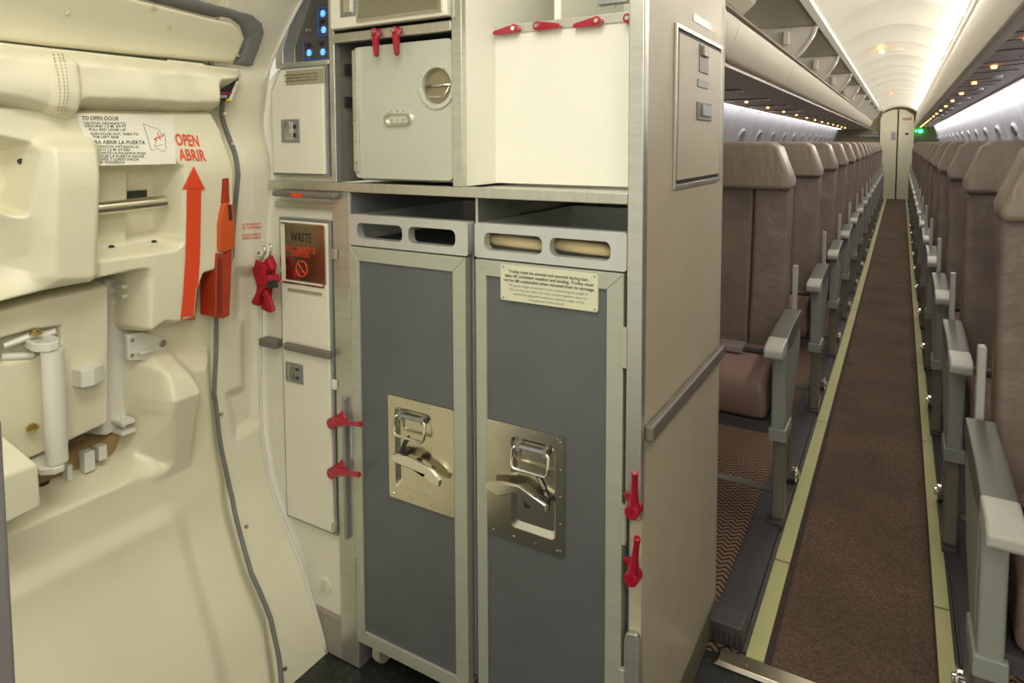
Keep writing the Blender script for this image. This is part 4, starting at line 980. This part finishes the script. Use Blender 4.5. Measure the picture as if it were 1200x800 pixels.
# ----- carts
def cart(x0, x1, label, handle_side, placard_on, paperin):
    t = Thing('galley_cart', ((x0+x1)/2, Y0+.2, 0), label, 'galley cart', 'galley carts under the worktop')
    w_ = x1-x0; zt, zb = 1.048, .070
    mb = MB(); mb.box(x0+.006, x1-.006, Y0+.03, Y0+.44, zb+.02, .985); t.part('body', mb, carttop, bevel=.004)
    # top band with two slots
    xm = (x0+x1)/2
    s1 = rrect(x0+.022, xm-.008, .996, 1.030, .012); s2 = rrect(xm+.008, x1-.030, .996, 1.030, .012)
    mb = MB(); mb.prism(rrect(x0, x1, .980, zt, .006), 1, Y0+.0, Y0+.022, holes=[list(reversed(s1)), list(reversed(s2))]); tb = t.part('top_rim', mb, carttop, bevel=.002)
    mb = MB(); mb.box(x0, x0+.006, Y0+.022, Y0+.43, .98, zt-.002); mb.box(x1-.006, x1, Y0+.022, Y0+.43, .98, zt-.002); mb.box(x0, x1, Y0+.43, Y0+.44, .98, zt-.002); t.part('top_side_rail', mb, carttop, bevel=.001)
    mb = MB(); mb.box(x0+.006, x1-.006, Y0+.022, Y0+.43, .982, .988); t.part('top_tray', mb, dark if not paperin else carttop)
    if paperin:
        for a, b in ((x0+.024, xm-.010), (xm+.010, x1-.032)):
            mb = MB(); mb.tube([(a-.004, Y0+.034, 1.013), ((a+b)/2, Y0+.030, 1.011), (b+.004, Y0+.036, 1.008)], .0115, 14); t.part('folded_liner', mb, paper, smooth=True)
    # door frame and panel
    zt2 = .977
    fw = .026; fl2 = .030 if handle_side > 0 else .022; 
    mb = MB(); o_ = [(x0+.004, zb), (x1-.004, zb), (x1-.004, zt2), (x0+.004, zt2)]
    i_ = [(x0+.004+fw-.002, zb+.030), (x0+.004+fw-.002, zt2-.030), (x1-.004-fw-.005, zt2-.030), (x1-.004-fw-.005, zb+.030)]
    # mitred frame: four bars
    for k, (a, b, c, d) in enumerate([(o_[0], o_[1], i_[3], i_[0]), (o_[1], o_[2], i_[2], i_[3]), (o_[2], o_[3], i_[1], i_[2]), (o_[3], o_[0], i_[0], i_[1])]):
        mb = MB(); mb.prism([a, b, c, d], 1, Y0-.004, Y0+.016); t.part('door_frame_bar', mb, cartframe, bevel=.0012)
    mb = MB(); mb.box(i_[0][0]-.001, i_[2][0]+.001, Y0+.001, Y0+.014, i_[0][1]-.001, i_[1][1]+.001); t.part('door_panel', mb, cartgrey)
    for zz in ((.90, .79) if handle_side > 0 else (.90,))+(.56, .245):
        pass
    hx = x1-.006 if handle_side > 0 else x0-.001
    for zz in (.85, .535, .235):
        mb = MB(); mb.box(hx, hx+.010 if handle_side > 0 else hx+.006, Y0-.009, Y0+.002, zz-.035, zz+.035); t.part('hinge', mb, cartframe, bevel=.001)
    # latch plate
    if handle_side > 0: px0, px1, pz1, pz0 = i_[0][0]+.000, i_[0][0]+.168, .665, .435
    else: px1 = i_[2][0]; px0 = px1-.172; pz1, pz0 = .665, .440
    # pan hole
    if handle_side > 0: hx0, hx1 = px0+.055, px1-.018
    else: hx0, hx1 = px0+.018, px0+.115
    hz0, hz1 = pz0+.028, pz1-.022
    mb = MB(); mb.prism(rrect(px0, px1, pz0, pz1, .005), 1, Y0-.004, Y0+.0005, holes=[list(reversed(rrect(hx0, hx1, hz0, hz1, .010)))]); lp = t.part('latch_plate', mb, steel)
    # sloping recess walls: outer loop to inner pan loop
    A_ = rrect(hx0, hx1, hz0, hz1, .010); B_ = rrect(hx0+.012, hx1-.004, hz0+.014, hz1-.006, .006); n = len(A_)
    mb = MB(); mb.add([(p[0], Y0-.003, p[1]) for p in A_]+[(p[0], Y0+.0+.0006, p[1]) for p in B_], [(i, (i+1) % n, (i+1) % n+n, i+n) for i in range(n)]+[tuple(range(n, 2*n))])
    t.part('latch_pan', mb, steel, recalc=False)
    for i in range(5):
        zz = pz0+.012+i*(pz1-pz0-.024)/4
        mb = MB(); mb.disc(((px1-.008) if handle_side > 0 else (px0+.008), Y0-.004, zz), (0, -1, 0), .0026, .0018, 8, .0015); t.part('rivet', mb, steel_b, parent=lp)
    for i in range(4):
        xx = px0+.014+i*(px1-px0-.028)/3
        for zz in (pz0+.010, pz1-.008):
            mb = MB(); mb.disc((xx, Y0-.004, zz), (0, -1, 0), .0026, .0018, 8, .0015); t.part('rivet', mb, steel_b, parent=lp)
    # bail handle
    bx0, bx1 = hx0+.008, hx1-.010; bz = hz1-.014; yb = Y0-.012
    mb = MB(); mb.tube([(bx0+.006, yb, bz), (bx0, yb, bz-.006), (bx0, yb-.004, bz-.036), (bx0+.005, yb-.005, bz-.042), (bx1-.005, yb-.005, bz-.042), (bx1, yb-.004, bz-.036), (bx1, yb, bz-.006), (bx1-.006, yb, bz)], .0032, 8)
    bh = t.part('bail_handle', mb, steel_b, smooth=True)
    mb = MB(); mb.tube([(bx0+.006, Y0-.006, bz-.002), (bx1-.006, Y0-.006, bz-.002)], .0045, 8); mb.box(bx0+.006, bx0+.014, Y0-.010, Y0+.001, bz-.010, bz+.006); mb.box(bx1-.014, bx1-.006, Y0-.010, Y0+.001, bz-.010, bz+.006); t.part('handle_hinge', mb, alu_d, parent=bh)
    # paddle latch
    pvx = hx1-.022 if handle_side > 0 else hx0+.018; pvz = pz0+.098 if handle_side > 0 else pz0+.098
    if handle_side > 0:
        tipx = px0+.010; pts = [(pvx+.014, pvz-.006), (pvx+.012, pvz+.006), (pvx-.045, pvz+.028), (tipx+.03, pvz+.024), (tipx, pvz+.016), (tipx, pvz+.004), (tipx+.03, pvz-.004), (pvx-.052, pvz+.012), (pvx-.02, pvz-.006), (pvx+.004, pvz-.012)]
    else:
        tipx = px1-.020; pts = [(pvx-.012, pvz-.002), (pvx-.010, pvz+.010), (pvx+.035, pvz+.016), (tipx-.02, pvz+.002), (tipx, pvz-.014), (tipx-.002, pvz-.028), (tipx-.018, pvz-.028), (pvx+.045, pvz-.010), (pvx, pvz-.006)]
    mb = MB(); mb.prism(pts, 1, Y0-.026, Y0-.018); pd = t.part('paddle_latch', mb, steel_b, bevel=.002, seg=3)
    mb = MB(); mb.disc((pvx, Y0, pvz+.002), (0, -1, 0), .008, .024, 14); mb.box(pvx-.035*handle_side-.006, pvx-.035*handle_side+.006, Y0-.012, Y0+.001, pvz-.018, pvz-.004) ; t.part('latch_spindle', mb, dark, parent=pd)
    # curved open/closed scale
    mb = MB(); cxx = pvx-.06*handle_side; arc = []
    for i in range(9):
        a = math.radians(-12+i*7.5); arc.append((cxx+handle_side*.068*math.cos(a), pvz-.004+.068*math.sin(a)))
    v = [(x, Y0-.0012, z) for x, z in arc]+[(cxx+(x-cxx)*.86, Y0-.0012, pvz-.004+(z-pvz+.004)*.86) for x, z in arc]
    mb.add(v, [(i, i+1, i+10, i+9) for i in range(8)]); sc = t.part('latch_scale', mb, black)
    if handle_side > 0:
        mb = MB(); vs, fs = text_mesh('CLOSED  OPEN'); X0 = min(v[0] for v in vs); X1 = max(v[0] for v in vs)
        out = []
        for vx, vy, _ in vs:
            a = math.radians(-10+54*(vx-X0)/(X1-X0)); r = .0665-.006*(vy/.7)
            out.append((cxx+r*math.cos(a), Y0-.0018, pvz-.004+r*math.sin(a)))
        mb.add(out, fs); t.part('lettering', mb, white, parent=sc)
    # placard
    if placard_on:
        a = G(587, 309); b = G(701, 321); c = G(700, 364.5); d = G(587, 350)
        qx0, qx1, qz1, qz0 = a[0], b[0], .967, .883
        qx0 = G(587, 330, -.004)[0]; qx1 = G(701, 340, -.004)[0]; qz1 = G(587, 309, -.004)[1]; qz0 = G(587, 350.5, -.004)[1]
        mb = MB(); mb.prism(rrect(qx0, qx1, qz0, qz1, .004), 1, Y0-.0055, Y0+.001); pl = t.part('trolley_placard', mb, placard, bevel=.0008)
        mb = MB(); Wd = qx1-qx0; Ht = qz1-qz0
        for k, (s, l, r) in enumerate([('Trolley must be stowed and secured during taxi,', .09, .91), ('take-off, turbulent weather and landing. Trolley must', .05, .96), ('not be left unattended when removed from its stowage.', .04, .97)]):
            z_ = qz1-Ht*(.21+.125*k); text_rect(mb, s, qx0+l*Wd, qx0+r*Wd, z_, z_+Ht*.085, Y0-.0062)
        t.part('lettering', mb, black, parent=pl)
        mb = MB()
        for k, (s, l, r) in enumerate([('The gross weight of this cart or the combined gross weight of', .09, .91), ('this cart and any other cart when stowed together, must not', .10, .90), ('exceed the placarded maximum capacity weight of the', .14, .87), ('compartment where stowed', .31, .67)]):
            z_ = qz1-Ht*(.585+.115*k); text_rect(mb, s, qx0+l*Wd, qx0+r*Wd, z_, z_+Ht*.062, Y0-.0062)
        t.part('small_lettering', mb, greyprint, parent=pl)
        for ax_, az_ in ((.03, .07), (.97, .07), (.03, .93), (.97, .93)):
            mb = MB(); mb.disc((qx0+ax_*Wd, Y0-.0055, qz0+az_*Ht), (0, -1, 0), .002, .001, 8); t.part('rivet', mb, alu_d, parent=pl)
    # bumpers and castors
    mb = MB(); mb.box(x0+.004, x1-.004, Y0+.01, Y0+.44, zb-.004, zb+.018); t.part('base_frame', mb, alu_d, bevel=.002)
    for xx in (x0+.035, x1-.035):
        for yy in (Y0+.05, Y0+.37):
            mb = MB(); mb.disc((xx-.011, yy, .030), (1, 0, 0), .030, .022, 24); wh = t.part('castor_wheel', mb, mat('castor_rubber', (.42, .42, .34), .5), bevel=.003)
            mb = MB(); mb.disc((xx-.013, yy, .030), (1, 0, 0), .014, .026, 16); t.part('wheel_hub', mb, mat('yellow_hub', (.35, .28, .05), .5), parent=wh)
    return t
cart(-1.041, -.727, 'grey-fronted galley cart on the left, empty top handle slots, no placard', -1, False, False)
cart(-.711, -.399, 'grey-fronted galley cart on the right with the printed trolley placard', 1, True, True)
for zz in (616, 654):
    pass

# ----- red strap bundle on its hook
st = Thing('safety_strap', (-1.30, Y0-.02, .8), 'folded red webbing strap hanging from a metal hook beside the waste door', 'strap')
def W(px, py, off=-.03): p = hit(px-5, py, 1, Y0+off); return p
def ribbon(pts, wid, th, mb, off):
    P = [W(*p, off) for p in pts]; L = []
    for i, p in enumerate(P):
        t_ = (P[min(i+1, len(P)-1)]-P[max(i-1, 0)]).normalized(); n = Vector((t_.z, 0, -t_.x)); w2 = wid[i] if isinstance(wid, list) else wid
        L.append((p-n*w2, p+n*w2, p+n*w2+Vector((0, th, 0)), p-n*w2+Vector((0, th, 0))))
    vs = [q for l in L for q in l]
    fs = [(4*i+k, 4*i+(k+1) % 4, 4*i+4+(k+1) % 4, 4*i+4+k) for i in range(len(L)-1) for k in range(4)]+[(3, 2, 1, 0), tuple(4*(len(L)-1)+k for k in range(4))]
    mb.add(vs, fs)
webm = mat('red_webbing', (.45, .006, .022), .6, noise=.25, nscale=60, bump=.4, bscale=300)
for pts, wd_, th, off in [([(318,301),(322,310),(318,335),(314,364)], [.010,.012,.010,.013], .010, -.022), ([(300,306),(304,320),(309,335),(305,358)], [.006,.010,.011,.007], .012, -.030),
                          ([(303,308),(312,312),(318,306),(322,318)], .008, .009, -.045), ([(307,328),(312,340),(318,352),(322,366)], [.010,.008,.009,.010], .009, -.050), ([(300,356),(306,345),(313,335),(320,328)], .006, .008, -.058), ([(311,310),(310,325),(312,338)], .011, .010, -.055)]:
    mb = MB(); ribbon(pts, wd_, th, mb, off); st.part('webbing_loop', mb, webm, bevel=.003, seg=3)
mb = MB(); ribbon([(304,330),(321,328)], .010, .030, mb, -.060); st.part('binding_band', mb, webm, bevel=.003)
mb = MB(); ribbon([(318,334),(326,333)], .009, .012, mb, -.066); st.part('black_patch', mb, gasket, bevel=.002)
mb = MB(); mb.tube([W(321, 285), W(323, 290), W(321, 300), W(316, 305), W(310, 304)], .0022, 8); mb.tube([W(314, 287), W(316, 295), W(312, 303), W(306, 297)], .002, 8); st.part('hook', mb, steel_b, smooth=True)
c = W(309, 296, -.04); mb = MB(); mb.disc(c, (0, -1, 0), .008, .002, 18); tg = st.part('round_tag', mb, white)
mb = MB(); mb.prism([(c.x-.004, c.z-.004), (c.x+.005, c.z-.002), (c.x+.001, c.z+.006)], 1, c.y-.003, c.y-.0022); st.part('blue_mark', mb, bluep, parent=tg)

# ----- grey edge of the forward partition at the left of the frame
mb = MB(); 
xq = -.62
yq = hit(0, 640, 0, xq).y
mb.box(xq-.03, xq+.01, yq-.05, yq+.003, 0, hit(3, 485, 0, xq).z)
o = build('partition_rail', mb, mat('rail_grey', (.19, .18, .19), .4), bevel=.004); tag(o, 'grey vertical rail edge at the lower left border, in front of the door', 'rail')
